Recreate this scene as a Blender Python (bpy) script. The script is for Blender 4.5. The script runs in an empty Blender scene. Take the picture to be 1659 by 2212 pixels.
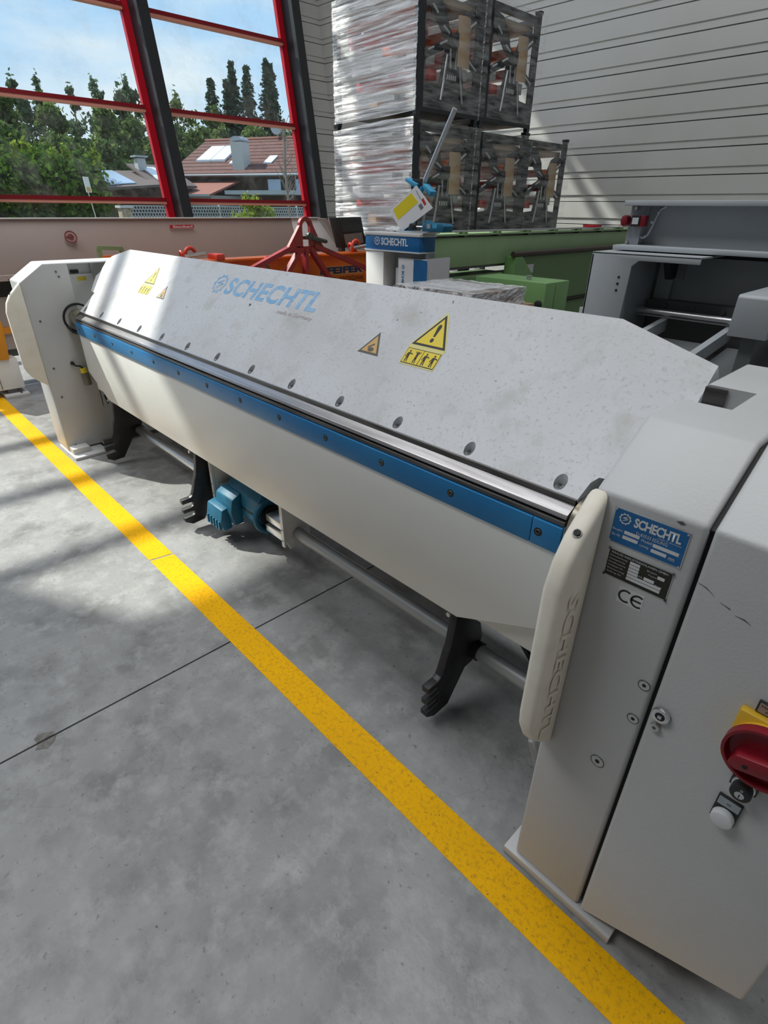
import bpy, bmesh, math, random
from mathutils import Vector, Matrix
import numpy as np
random.seed(7); rng = np.random.default_rng(7)
S = bpy.context.scene
COL = S.collection
R = math.radians

# ------------------------------------------------------------------ camera
cam = bpy.data.cameras.new('camera'); cam.sensor_fit = 'VERTICAL'; cam.sensor_height = 36.0
cam.lens = 1171.7 * 36.0 / 2212.0; cam.clip_end = 400; cam.clip_start = 0.05
camo = bpy.data.objects.new('camera', cam); COL.objects.link(camo)
yaw, pit, rol = R(46.156), R(29.234), R(0.6515)
fw = Vector((-math.sin(yaw)*math.cos(pit), math.cos(yaw)*math.cos(pit), -math.sin(pit)))
rt = Vector((math.cos(yaw), math.sin(yaw), 0)); up = rt.cross(fw)
rt2 = rt*math.cos(rol) + up*math.sin(rol); up2 = -rt*math.sin(rol) + up*math.cos(rol)
M = Matrix((rt2, up2, -fw)).transposed().to_4x4(); M.translation = (0, 0, 1.6)
camo.matrix_world = M
S.camera = camo

# ------------------------------------------------------------------ world, sun, hall lights, exposure
S.view_settings.view_transform = 'Standard'; S.view_settings.look = 'None'
S.view_settings.gamma = 1.0; S.view_settings.use_curve_mapping = False
S.view_settings.exposure = 0.0
S.cycles.adaptive_threshold = 0.02; S.cycles.max_bounces = 8; S.cycles.diffuse_bounces = 4; S.cycles.glossy_bounces = 3; S.cycles.transparent_max_bounces = 12; S.cycles.caustics_reflective = False; S.cycles.caustics_refractive = False
W = bpy.data.worlds.new('world'); S.world = W; W.use_nodes = True
nt = W.node_tree; nt.nodes.clear()
def wn(t, **k):
    n = nt.nodes.new(t)
    for a, b in k.items(): setattr(n, a, b)
    return n
tc = wn('ShaderNodeTexCoord'); sep = wn('ShaderNodeSeparateXYZ'); nt.links.new(tc.outputs['Generated'], sep.inputs[0])
grad = wn('ShaderNodeValToRGB'); nt.links.new(sep.outputs['Z'], grad.inputs[0])
grad.color_ramp.elements[0].position = 0.0; grad.color_ramp.elements[0].color = (0.70, 0.85, 0.97, 1)
grad.color_ramp.elements[1].position = 0.75; grad.color_ramp.elements[1].color = (0.22, 0.45, 0.85, 1)
e = grad.color_ramp.elements.new(0.25); e.color = (0.40, 0.66, 0.97, 1)
mp = wn('ShaderNodeMapping'); mp.inputs['Scale'].default_value = (1.3, 1.3, 4.5); nt.links.new(tc.outputs['Generated'], mp.inputs[0])
cn = wn('ShaderNodeTexNoise'); cn.inputs['Scale'].default_value = 2.2; cn.inputs['Detail'].default_value = 5; cn.inputs['Roughness'].default_value = 0.55
nt.links.new(mp.outputs[0], cn.inputs['Vector'])
cr_ = wn('ShaderNodeValToRGB'); cr_.color_ramp.elements[0].position = 0.42; cr_.color_ramp.elements[1].position = 0.68
nt.links.new(cn.outputs['Fac'], cr_.inputs[0])
mix = wn('ShaderNodeMixRGB'); mix.inputs[2].default_value = (0.86, 0.93, 0.97, 1)
nt.links.new(cr_.outputs[0], mix.inputs[0]); nt.links.new(grad.outputs[0], mix.inputs[1])
bg = wn('ShaderNodeBackground'); bg.inputs['Strength'].default_value = 1.1; nt.links.new(mix.outputs[0], bg.inputs[0])
wo = wn('ShaderNodeOutputWorld'); nt.links.new(bg.outputs[0], wo.inputs[0])

SUN = Vector((0.92, 0.41, -1.0))
sl = bpy.data.lights.new('sun', 'SUN'); sl.energy = 6.9; sl.angle = R(0.6); sl.color = (1.0, 0.96, 0.88)
so = bpy.data.objects.new('sun', sl); COL.objects.link(so)
so.rotation_euler = SUN.to_track_quat('-Z', 'Y').to_euler(); so.location = (-20, -8, 22)
def area(name, loc, size, power, rot=(0, 0, 0), color=(1, 1, 1)):
    l = bpy.data.lights.new(name, 'AREA'); l.shape = 'RECTANGLE'; l.size, l.size_y = size; l.energy = power; l.color = color
    o = bpy.data.objects.new(name, l); COL.objects.link(o); o.location = loc; o.rotation_euler = rot
    return o

area('unseen_overhead_light', (-1.0, 1.8, 10.6), (12, 3.0), 560, color=(0.97, 0.985, 1.0))
area('unseen_overhead_light', (-6.0, -4.5, 10.6), (7, 3.0), 520, color=(0.98, 0.99, 1.0))  # unseen fill light, added to brighten the machine's front faces

# ------------------------------------------------------------------ helpers
def tag(o, label=None, cat=None, group=None, kind=None):
    if label: o['label'] = label
    if cat: o['category'] = cat
    if group: o['group'] = group
    if kind: o['kind'] = kind
    return o
def thing(name, label, cat, loc=(0, 0, 0), group=None, kind=None, rz=0):
    o = bpy.data.objects.new(name, None); COL.objects.link(o); o.location = loc; o.rotation_euler = (0, 0, rz)
    o.empty_display_size = 0.05
    return tag(o, label, cat, group, kind)
def wpos(o):
    v = Vector((0, 0, 0))
    while o: v += o.location; o = o.parent
    return v
class MB:
    def __init__(s): s.v = []; s.f = []
    def add(s, vs, fs):
        n = len(s.v); s.v += [tuple(v) for v in vs]; s.f += [tuple(i+n for i in f) for f in fs]; return s
    def box(s, x0, x1, y0, y1, z0, z1):
        return s.add([(x0,y0,z0),(x1,y0,z0),(x1,y1,z0),(x0,y1,z0),(x0,y0,z1),(x1,y0,z1),(x1,y1,z1),(x0,y1,z1)],
                     [(0,3,2,1),(4,5,6,7),(0,1,5,4),(1,2,6,5),(2,3,7,6),(3,0,4,7)])
    def hexa(s, p): # 8 points: bottom loop, top loop
        return s.add(p, [(0,3,2,1),(4,5,6,7),(0,1,5,4),(1,2,6,5),(2,3,7,6),(3,0,4,7)])
    def prism(s, poly, ax, a, b, fn=None):
        def P(q, t):
            if fn: return fn(q, t)
            return (t, q[0], q[1]) if ax == 'x' else (q[0], t, q[1]) if ax == 'y' else (q[0], q[1], t)
        n = len(poly)
        vs = [P(q, a) for q in poly] + [P(q, b) for q in poly]
        return s.add(vs, [tuple(range(n))[::-1], tuple(range(n, 2*n))] + [(i, (i+1) % n, n+(i+1) % n, n+i) for i in range(n)])
    def tube(s, p0, p1, r, n=16, r1=None, caps=True):
        p0, p1 = Vector(p0), Vector(p1); d = (p1-p0).normalized()
        a = d.orthogonal().normalized(); b = d.cross(a); r1 = r if r1 is None else r1
        vs = [p0 + (a*math.cos(2*math.pi*i/n) + b*math.sin(2*math.pi*i/n))*r for i in range(n)] + \
             [p1 + (a*math.cos(2*math.pi*i/n) + b*math.sin(2*math.pi*i/n))*r1 for i in range(n)]
        fs = [(i, (i+1) % n, n+(i+1) % n, n+i) for i in range(n)]
        if caps: fs += [tuple(range(n))[::-1], tuple(range(n, 2*n))]
        return s.add(vs, fs)
    def path(s, pts, r, n=8):
        pts = [Vector(p) for p in pts]; rings = []; a = None
        for i, p in enumerate(pts):
            d = (pts[min(i+1, len(pts)-1)] - pts[max(i-1, 0)]).normalized()
            a = d.orthogonal().normalized() if a is None else (a - d*a.dot(d)).normalized(); b = d.cross(a)
            rings.append([p + (a*math.cos(2*math.pi*k/n) + b*math.sin(2*math.pi*k/n))*r for k in range(n)])
        vs = [v for g in rings for v in g]
        fs = [(i*n+k, i*n+(k+1) % n, (i+1)*n+(k+1) % n, (i+1)*n+k) for i in range(len(pts)-1) for k in range(n)]
        fs += [tuple(range(n))[::-1], tuple(range((len(pts)-1)*n, len(pts)*n))]
        return s.add(vs, fs)
    def bar(s, p0, p1, w, h, upv=(0, 0, 1)):
        p0, p1 = Vector(p0), Vector(p1); d = (p1-p0).normalized(); u = Vector(upv)
        a = d.cross(u).normalized(); b = a.cross(d)
        q = [(-1,-1),(1,-1),(1,1),(-1,1)]
        vs = [p0 + a*(w/2*i) + b*(h/2*j) for i, j in q] + [p1 + a*(w/2*i) + b*(h/2*j) for i, j in q]
        return s.add(vs, [(0,3,2,1),(4,5,6,7),(0,1,5,4),(1,2,6,5),(2,3,7,6),(3,0,4,7)])
    def torus(s, c, ax, R_, r, n=24, m=8, a0=0, a1=2*math.pi):
        c = Vector(c); ax = Vector(ax).normalized(); a = ax.orthogonal().normalized(); b = ax.cross(a); vs = []; fs = []
        full = abs(a1-a0-2*math.pi) < 1e-6; nn = n if full else n+1
        for i in range(nn):
            t = a0 + (a1-a0)*i/n; e1 = a*math.cos(t) + b*math.sin(t)
            vs += [c + e1*(R_ + r*math.cos(2*math.pi*k/m)) + ax*(r*math.sin(2*math.pi*k/m)) for k in range(m)]
        for i in range(n):
            j = (i+1) % nn
            if not full and i+1 >= nn: continue
            fs += [(i*m+k, j*m+k, j*m+(k+1) % m, i*m+(k+1) % m) for k in range(m)]
        return s.add(vs, fs)
    def sphere(s, c, r, n=12, m=8, sc=(1, 1, 1)):
        vs = []; fs = []
        for j in range(m+1):
            ph = math.pi*j/m
            for i in range(n):
                th = 2*math.pi*i/n
                vs.append((c[0]+r*sc[0]*math.sin(ph)*math.cos(th), c[1]+r*sc[1]*math.sin(ph)*math.sin(th), c[2]+r*sc[2]*math.cos(ph)))
        for j in range(m):
            for i in range(n): fs.append((j*n+i, (j+1)*n+i, (j+1)*n+(i+1) % n, j*n+(i+1) % n))
        return s.add(vs, fs)
    def mesh(s, name, off=(0, 0, 0), bevel=0, smooth=False, seg=2):
        me = bpy.data.meshes.new(name)
        me.from_pydata([(v[0]-off[0], v[1]-off[1], v[2]-off[2]) for v in s.v], [], s.f)
        fix(me, bevel, smooth, seg); return me
    def build(s, name, mat, parent=None, bevel=0, smooth=False, seg=2, local=False):
        off = (0, 0, 0) if (local or parent is None) else wpos(parent)
        me = s.mesh(name, off, bevel, smooth, seg); me.materials.append(mat)
        o = bpy.data.objects.new(name, me); COL.objects.link(o); o.parent = parent
        return o
def fix(me, bevel=0, smooth=False, seg=2):
    bm = bmesh.new(); bm.from_mesh(me)
    bmesh.ops.remove_doubles(bm, verts=bm.verts, dist=1e-6)
    bmesh.ops.recalc_face_normals(bm, faces=bm.faces)
    if bevel:
        es = [e for e in bm.edges if len(e.link_faces) == 2 and e.calc_face_angle(0) > R(25)]
        bmesh.ops.bevel(bm, geom=es, offset=bevel, segments=seg, affect='EDGES', clamp_overlap=True, profile=0.5)
    bm.to_mesh(me); bm.free()
    if smooth or bevel:
        me.polygons.foreach_set('use_smooth', [True]*len(me.polygons)); me.set_sharp_from_angle(angle=R(32))
def cut(o, cutter):
    m = o.modifiers.new('cut', 'BOOLEAN'); m.operation = 'DIFFERENCE'; m.object = cutter; m.solver = 'EXACT'
    bpy.context.view_layer.update()
    dg = bpy.context.evaluated_depsgraph_get()
    me = bpy.data.meshes.new_from_object(o.evaluated_get(dg)); o.modifiers.clear(); o.data = me
    bpy.data.objects.remove(cutter)
    me.polygons.foreach_set('use_smooth', [True]*len(me.polygons)); me.set_sharp_from_angle(angle=R(32))
def copy_tree(o, parent=None):
    c = o.copy(); COL.objects.link(c); c.parent = parent
    for ch in list(o.children): copy_tree(ch, c)
    return c
def text(name, body, mat, parent, origin, xd, yd, w, h, thick=0.0006, shear=0.0, bold=0.0, spacing=1.0):
    """flat lettering fitted into a w x h field; origin lower left, xd/yd in-plane directions"""
    cu = bpy.data.curves.new(name, 'FONT'); cu.body = body; cu.size = 1; cu.offset = bold; cu.space_character = spacing; cu.resolution_u = 3
    to = bpy.data.objects.new(name, cu); COL.objects.link(to); bpy.context.view_layer.update()
    me = bpy.data.meshes.new_from_object(to.evaluated_get(bpy.context.evaluated_depsgraph_get()))
    bpy.data.objects.remove(to); bpy.data.curves.remove(cu)
    n = len(me.vertices); co = np.empty(n*3); me.vertices.foreach_get('co', co); co = co.reshape(-1, 3)
    mn, mx = co.min(0), co.max(0); q = (co-mn)/np.maximum(mx-mn, 1e-6)
    u = q[:, 0]*w + q[:, 1]*h*shear; v = q[:, 1]*h
    xd, yd = np.array(Vector(xd).normalized()), np.array(Vector(yd).normalized()); nd = np.cross(xd, yd)
    p = np.array(origin)[None] + u[:, None]*xd + v[:, None]*yd + nd[None]*thick - np.array(wpos(parent))[None]
    me.vertices.foreach_set('co', p.ravel()); me.update(); me.materials.clear(); me.materials.append(mat)
    o = bpy.data.objects.new(name, me); COL.objects.link(o); o.parent = parent
    return o
def emblem(name, mat, parent, c, xd, yd, r, thick=0.0006):
    """toothed ring emblem with an S inside"""
    xd, yd = Vector(xd).normalized(), Vector(yd).normalized(); nd = xd.cross(yd); c = Vector(c) + nd*thick
    mb = MB(); N = 40
    pt = lambda rr, t: c + xd*(rr*math.cos(t)) + yd*(rr*math.sin(t))
    for i in range(N):
        t0, t1 = 2*math.pi*i/N, 2*math.pi*(i+1)/N
        f = lambda k: r*(1.0 if k % 4 == 0 else 0.86 if k % 2 else 0.80)
        mb.add([pt(r*0.68, t0), pt(r*0.68, t1), pt(f(i+1), t1), pt(f(i), t0)], [(0, 1, 2, 3)])
    zz = [(-.45, .02), (-.45, .14), (.30, .45), (.30, .30)], [(-.45, .14), (.45, .14), (.45, 0), (-.45, 0)], [(.45, .10), (.45, -.02), (-.30, -.42), (-.30, -.28)]
    for k in zz: mb.add([c + xd*(r*a) + yd*(r*b) for a, b in k], [(0, 1, 2, 3)])
    return mb.build(name, mat, parent)

# ------------------------------------------------------------------ materials
def mat(name, color, rough=0.5, metal=0.0, spec=0.5, noise=None, bump=None, emit=None):
    """noise: list of (scale, detail, color2, lo, hi[, stretch xyz]) mixed in by a ramped noise; bump: (scale, strength)"""
    m = bpy.data.materials.new(name); m.use_nodes = True; t = m.node_tree; b = t.nodes['Principled BSDF']
    b.inputs['Base Color'].default_value = (*color, 1); b.inputs['Roughness'].default_value = rough; b.inputs['Metallic'].default_value = metal
    b.inputs['Specular IOR Level'].default_value = spec
    co = t.nodes.new('ShaderNodeTexCoord')
    src = None
    for nz in noise or []:
        sc, det, c2, lo, hi = nz[:5]; st = nz[5] if len(nz) > 5 else (1, 1, 1)
        ma = t.nodes.new('ShaderNodeMapping'); ma.inputs['Scale'].default_value = st; t.links.new(co.outputs['Object'], ma.inputs[0])
        if len(nz) > 6: ma.inputs['Rotation'].default_value = nz[6]
        n = t.nodes.new('ShaderNodeTexNoise'); n.inputs['Scale'].default_value = sc; n.inputs['Detail'].default_value = det; n.inputs['Roughness'].default_value = 0.6
        t.links.new(ma.outputs[0], n.inputs['Vector'])
        r = t.nodes.new('ShaderNodeMapRange'); r.inputs['From Min'].default_value = lo; r.inputs['From Max'].default_value = hi; t.links.new(n.outputs['Fac'], r.inputs['Value'])
        x = t.nodes.new('ShaderNodeMixRGB'); x.inputs[2].default_value = (*c2, 1); t.links.new(r.outputs[0], x.inputs[0])
        if src is None: x.inputs[1].default_value = (*color, 1)
        else: t.links.new(src, x.inputs[1])
        src = x.outputs[0]
    if src is not None: t.links.new(src, b.inputs['Base Color'])
    if bump:
        n = t.nodes.new('ShaderNodeTexNoise'); n.inputs['Scale'].default_value = bump[0]; n.inputs['Detail'].default_value = 3; t.links.new(co.outputs['Object'], n.inputs['Vector'])
        if len(bump) > 2:
            ma = t.nodes.new('ShaderNodeMapping'); ma.inputs['Scale'].default_value = bump[2]; t.links.new(co.outputs['Object'], ma.inputs[0]); t.links.new(ma.outputs[0], n.inputs['Vector'])
        bp = t.nodes.new('ShaderNodeBump'); bp.inputs['Strength'].default_value = bump[1]; bp.inputs['Distance'].default_value = 0.004
        t.links.new(n.outputs['Fac'], bp.inputs['Height']); t.links.new(bp.outputs[0], b.inputs['Normal'])
    return m
M_hood = mat('worn_white_paint', (0.60, 0.62, 0.65), 0.42, noise=[(2.2, 4, (0.52, 0.525, 0.53), .45, .75), (7, 7, (0.45, 0.445, 0.42), .55, .78), (44, 2, (0.12, 0.12, 0.12), .735, .775), (26, 3, (0.15, 0.15, 0.14), .735, .775, (1, 4.2, 4.2), (0.4, 0.3, 0.5)), (90, 4, (0.44, 0.44, 0.44), .55, .72)], bump=(160, 0.12))
M_white = mat('white_paint', (0.80, 0.81, 0.785), 0.40, noise=[(1.7, 3, (0.74, 0.745, 0.715), .45, .75), (70, 2, (0.20, 0.20, 0.19), .765, .80)], bump=(170, 0.07))
M_frame = mat('grey_white_paint', (0.56, 0.57, 0.575), 0.42, noise=[(2.0, 3, (0.52, 0.525, 0.52), .45, .75), (80, 2, (0.2, 0.2, 0.2), .78, .81)], bump=(170, 0.10))
M_cream = mat('cream_polyurethane', (0.90, 0.85, 0.74), 0.5, noise=[(12, 3, (0.84, 0.79, 0.67), .45, .7)], bump=(60, 0.1))
M_steel = mat('ground_steel', (0.50, 0.49, 0.50), 0.30, 0.85, noise=[(30, 4, (0.33, 0.31, 0.31), .45, .75, (0.15, 3, 3))])
M_dsteel = mat('dark_steel', (0.16, 0.155, 0.15), 0.38, 0.7, noise=[(25, 4, (0.07, 0.065, 0.06), .4, .7, (0.2, 3, 3))])
M_black = mat('black_gap', (0.012, 0.012, 0.012), 0.7)
M_blackp = mat('black_paint', (0.018, 0.018, 0.02), 0.42, noise=[(40, 3, (0.05, 0.05, 0.05), .6, .8)])
M_rubber = mat('black_plastic', (0.02, 0.02, 0.022), 0.5)
M_blue = mat('machine_blue_paint', (0.010, 0.17, 0.42), 0.38, noise=[(5, 4, (0.02, 0.20, 0.44), .4, .7), (45, 3, (0.06, 0.06, 0.06), .70, .76, (0.6, 1, 1.8))], bump=(120, 0.08))
M_bluep = mat('plate_blue', (0.006, 0.13, 0.36), 0.35, noise=[(60, 2, (0.02, 0.16, 0.4), .5, .8)])
M_motor = mat('gear_motor_blue', (0.008, 0.12, 0.22), 0.5, noise=[(30, 3, (0.012, 0.15, 0.26), .45, .7)])
M_logo = mat('faded_blue_print', (0.20, 0.42, 0.68), 0.5, noise=[(60, 5, (0.52, 0.58, 0.63), .54, .66), (14, 4, (0.30, 0.48, 0.68), .45, .65)])
M_logored = mat('faded_red_print', (0.36, 0.30, 0.31), 0.5)
M_yellow = mat('warning_yellow', (0.80, 0.62, 0.03), 0.45, noise=[(30, 3, (0.72, 0.58, 0.10), .5, .8)])
M_yedge = mat('pale_yellow', (0.70, 0.64, 0.25), 0.5)
M_orangel = mat('faded_orange_label', (0.62, 0.38, 0.12), 0.5, noise=[(40, 3, (0.55, 0.40, 0.22), .5, .7)])
M_ink = mat('black_ink', (0.02, 0.018, 0.012), 0.5)
M_inkw = mat('worn_ink', (0.10, 0.09, 0.075), 0.5)
M_wprint = mat('white_print', (0.72, 0.74, 0.76), 0.45)
M_alu = mat('aluminium', (0.62, 0.63, 0.65), 0.32, 0.9)
M_chrome = mat('chrome', (0.75, 0.75, 0.76), 0.15, 1.0)
M_red = mat('switch_red', (0.22, 0.006, 0.016), 0.4)
M_swyel = mat('switch_yellow', (0.72, 0.44, 0.03), 0.45)
M_wfloor = None
M_winred = mat('window_red', (0.46, 0.006, 0.018), 0.35, spec=.3)
M_rail = mat('rail_dark_red', (0.20, 0.004, 0.010), 0.4, spec=.3)
M_railst = mat('rail_lit_salmon', (0.62, 0.24, 0.18), 0.5)  # salmon stands for reflected light painted on the rail underside
M_post = mat('anthracite_steel', (0.012, 0.013, 0.016), 0.45)
M_siding = mat('silver_siding', (0.58, 0.585, 0.57), 0.36, 0.15, noise=[(0.9, 3, (0.53, 0.53, 0.51), .4, .7)], bump=(3, 0.15, (0.2, 1, 1)))
M_plaster = mat('hall_wall_paint', (0.30, 0.30, 0.30), 0.8)
M_ceil = mat('hall_ceiling', (0.3, 0.3, 0.3), 0.8)
M_film = None
M_orange = mat('crane_orange', (0.72, 0.15, 0.02), 0.4, noise=[(6, 3, (0.62, 0.12, 0.02), .45, .7)])
M_dred = mat('dark_red_steel', (0.30, 0.020, 0.028), 0.45, noise=[(10, 4, (0.22, 0.02, 0.03), .45, .7), (40, 3, (0.05, 0.03, 0.03), .70, .76)])
M_rustred = mat('hook_red', (0.62, 0.05, 0.03), 0.45)
M_green = mat('reseda_green', (0.27, 0.40, 0.21), 0.45, noise=[(3, 3, (0.24, 0.36, 0.19), .45, .7)])
M_greend = mat('leaf_green_paint', (0.17, 0.33, 0.12), 0.42, noise=[(3, 3, (0.15, 0.29, 0.11), .45, .7)])
M_oliv = mat('dark_green_paint', (0.11, 0.19, 0.075), 0.5)
M_grey = mat('shear_grey', (0.42, 0.45, 0.47), 0.42, noise=[(3, 3, (0.38, 0.41, 0.43), .45, .7)])
M_greyd = mat('shear_dark_grey', (0.16, 0.17, 0.175), 0.5)
M_zinc = mat('zinc_plate', (0.36, 0.40, 0.43), 0.5, 0.1)
M_card = mat('cardboard', (0.42, 0.29, 0.17), 0.8, noise=[(5, 3, (0.36, 0.24, 0.14), .4, .7)])
M_cardd = mat('brown_carton', (0.20, 0.13, 0.09), 0.7, noise=[(14, 4, (0.30, 0.21, 0.15), .45, .7)])
M_paper = mat('paper', (0.78, 0.79, 0.82), 0.6)
M_pyel = mat('paper_yellow', (0.80, 0.66, 0.01), 0.6)
M_lblue = mat('tool_blue', (0.06, 0.36, 0.62), 0.45)
M_brown = mat('warm_grey_panel', (0.36, 0.28, 0.25), 0.45, noise=[(1.2, 3, (0.33, 0.27, 0.25), .4, .7)])
M_label = mat('red_label', (0.50, 0.02, 0.03), 0.5)
M_rack = mat('rack_anthracite', (0.022, 0.024, 0.03), 0.4)
M_rackred = mat('packed_red', (0.55, 0.05, 0.035), 0.35)
M_rackor = mat('packed_orange', (0.75, 0.16, 0.04), 0.35)
M_glossw = mat('wrapped_white', (0.7, 0.7, 0.7), 0.25)
M_wood = mat('pallet_wood', (0.40, 0.31, 0.22), 0.8)
M_screen = mat('screen_dark', (0.03, 0.032, 0.035), 0.2)
M_screen2 = mat('screen_panel', (0.20, 0.19, 0.185), 0.35, noise=[(40, 3, (0.14, 0.14, 0.14), .5, .7)])
M_clear = mat('acrylic_grey', (0.40, 0.41, 0.43), 0.2)

def concrete():
    m = bpy.data.materials.new('polished_concrete'); m.use_nodes = True; t = m.node_tree; b = t.nodes['Principled BSDF']
    co = t.nodes.new('ShaderNodeTexCoord')
    def nz(sc, det, lo, hi, st=(1, 1, 1), rough=.6):
        ma = t.nodes.new('ShaderNodeMapping'); ma.inputs['Scale'].default_value = st; t.links.new(co.outputs['Object'], ma.inputs[0])
        n = t.nodes.new('ShaderNodeTexNoise'); n.inputs['Scale'].default_value = sc; n.inputs['Detail'].default_value = det; n.inputs['Roughness'].default_value = rough
        t.links.new(ma.outputs[0], n.inputs['Vector'])
        r = t.nodes.new('ShaderNodeMapRange'); r.inputs['From Min'].default_value = lo; r.inputs['From Max'].default_value = hi; t.links.new(n.outputs['Fac'], r.inputs['Value'])
        return r.outputs[0]
    def mx(f, a, c2):
        x = t.nodes.new('ShaderNodeMixRGB'); t.links.new(f, x.inputs[0])
        if isinstance(a, tuple): x.inputs[1].default_value = (*a, 1)
        else: t.links.new(a, x.inputs[1])
        x.inputs[2].default_value = (*c2, 1); return x.outputs[0]
    c = mx(nz(0.9, 5, .35, .7), (0.315, 0.317, 0.318), (0.225, 0.227, 0.225))
    c = mx(nz(4.5, 7, .46, .70), c, (0.16, 0.16, 0.157))
    c = mx(nz(11, 6, .48, .72, rough=.7), c, (0.35, 0.355, 0.35))
    c = mx(nz(48, 3, .62, .74), c, (0.155, 0.155, 0.15))
    c = mx(nz(24, 2, .75, .79), c, (0.08, 0.08, 0.08))
    vo = t.nodes.new('ShaderNodeTexVoronoi'); vo.feature = 'DISTANCE_TO_EDGE'; vo.inputs['Scale'].default_value = 0.33
    wv = t.nodes.new('ShaderNodeTexNoise'); wv.inputs['Scale'].default_value = 3; wv.inputs['Detail'].default_value = 6; t.links.new(co.outputs['Object'], wv.inputs['Vector'])
    ad = t.nodes.new('ShaderNodeVectorMath'); ad.operation = 'ADD'; t.links.new(co.outputs['Object'], ad.inputs[0]); t.links.new(wv.outputs['Color'], ad.inputs[1])
    t.links.new(ad.outputs[0], vo.inputs['Vector'])
    r = t.nodes.new('ShaderNodeMapRange'); r.inputs['From Min'].default_value = 0.0; r.inputs['From Max'].default_value = 0.0035; r.inputs['To Min'].default_value = 0.35; r.inputs['To Max'].default_value = 0
    t.links.new(vo.outputs['Distance'], r.inputs['Value'])
    c = mx(r.outputs[0], c, (0.16, 0.16, 0.155))
    t.links.new(c, b.inputs['Base Color'])
    rr = t.nodes.new('ShaderNodeMapRange'); rr.inputs['To Min'].default_value = 0.34; rr.inputs['To Max'].default_value = 0.6
    t.links.new(nz(3, 4, .3, .7), rr.inputs['Value']); t.links.new(rr.outputs[0], b.inputs['Roughness'])
    bp = t.nodes.new('ShaderNodeBump'); bp.inputs['Strength'].default_value = 0.15; bp.inputs['Distance'].default_value = 0.003
    t.links.new(nz(60, 4, .3, .7), bp.inputs['Height']); t.links.new(bp.outputs[0], b.inputs['Normal'])
    return m
M_conc = concrete()
M_tape = mat('yellow_marking_tape', (0.86, 0.45, 0.002), 0.6, spec=0.12, noise=[(2.5, 4, (0.76, 0.39, 0.004), .45, .7), (70, 6, (0.56, 0.29, 0.012), .50, .72, (1, 1, 1)), (120, 3, (0.30, 0.18, 0.03), .62, .72), (16, 5, (0.60, 0.32, 0.01), .62, .75)], bump=(220, 0.3))
def glass_mat():
    m = bpy.data.materials.new('dusty_window_glass'); m.use_nodes = True; t = m.node_tree; t.nodes.clear()
    o = t.nodes.new('ShaderNodeOutputMaterial'); tr = t.nodes.new('ShaderNodeBsdfTransparent'); gl = t.nodes.new('ShaderNodeBsdfGlossy'); gl.inputs['Roughness'].default_value = 0.02
    df = t.nodes.new('ShaderNodeBsdfDiffuse'); df.inputs[0].default_value = (.8, .8, .8, 1)
    tr.inputs[0].default_value = (.95, .97, .96, 1)
    co = t.nodes.new('ShaderNodeTexCoord'); n = t.nodes.new('ShaderNodeTexNoise'); n.inputs['Scale'].default_value = 2.5; n.inputs['Detail'].default_value = 8; n.inputs['Roughness'].default_value = .75
    t.links.new(co.outputs['Object'], n.inputs['Vector'])
    r = t.nodes.new('ShaderNodeMapRange'); r.inputs['From Min'].default_value = .48; r.inputs['From Max'].default_value = .85; r.inputs['To Min'].default_value = 0.015; r.inputs['To Max'].default_value = 0.16
    t.links.new(n.outputs['Fac'], r.inputs['Value'])
    a = t.nodes.new('ShaderNodeMixShader'); a.inputs[0].default_value = .015; t.links.new(tr.outputs[0], a.inputs[1]); t.links.new(gl.outputs[0], a.inputs[2])
    b = t.nodes.new('ShaderNodeMixShader'); t.links.new(r.outputs[0], b.inputs[0]); t.links.new(a.outputs[0], b.inputs[1]); t.links.new(df.outputs[0], b.inputs[2])
    t.links.new(b.outputs[0], o.inputs[0]); return m
M_glass = glass_mat()
def film_mat(name, lo, hi, st, rough):
    m = bpy.data.materials.new(name); m.use_nodes = True; t = m.node_tree; t.nodes.clear()
    o = t.nodes.new('ShaderNodeOutputMaterial'); tr = t.nodes.new('ShaderNodeBsdfTransparent'); gl = t.nodes.new('ShaderNodeBsdfGlossy'); gl.inputs['Roughness'].default_value = rough
    gl.inputs[0].default_value = (.95, .96, .98, 1)
    df = t.nodes.new('ShaderNodeBsdfDiffuse'); df.inputs[0].default_value = (.93, .94, .96, 1)
    co = t.nodes.new('ShaderNodeTexCoord'); ma = t.nodes.new('ShaderNodeMapping'); ma.inputs['Scale'].default_value = st; ma.inputs['Rotation'].default_value = (0, 0.12, 0)
    t.links.new(co.outputs['Object'], ma.inputs[0])
    n = t.nodes.new('ShaderNodeTexNoise'); n.inputs['Scale'].default_value = 6; n.inputs['Detail'].default_value = 6; n.inputs['Roughness'].default_value = .7
    t.links.new(ma.outputs[0], n.inputs['Vector'])
    r = t.nodes.new('ShaderNodeMapRange'); r.inputs['From Min'].default_value = .38; r.inputs['From Max'].default_value = .62; r.inputs['To Min'].default_value = lo; r.inputs['To Max'].default_value = hi
    t.links.new(n.outputs['Fac'], r.inputs['Value'])
    bp = t.nodes.new('ShaderNodeBump'); bp.inputs['Strength'].default_value = 0.9; bp.inputs['Distance'].default_value = 0.02; t.links.new(n.outputs['Fac'], bp.inputs['Height']); t.links.new(bp.outputs[0], gl.inputs['Normal'])
    g2 = t.nodes.new('ShaderNodeMixShader'); g2.inputs[0].default_value = .42; t.links.new(gl.outputs[0], g2.inputs[1]); t.links.new(df.outputs[0], g2.inputs[2])
    b = t.nodes.new('ShaderNodeMixShader'); t.links.new(r.outputs[0], b.inputs[0]); t.links.new(tr.outputs[0], b.inputs[1]); t.links.new(g2.outputs[0], b.inputs[2])
    t.links.new(b.outputs[0], o.inputs[0]); return m
M_film = film_mat('stretch_film_bright', 0.15, 1.0, (0.22, 1, 7), 0.14)
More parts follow.
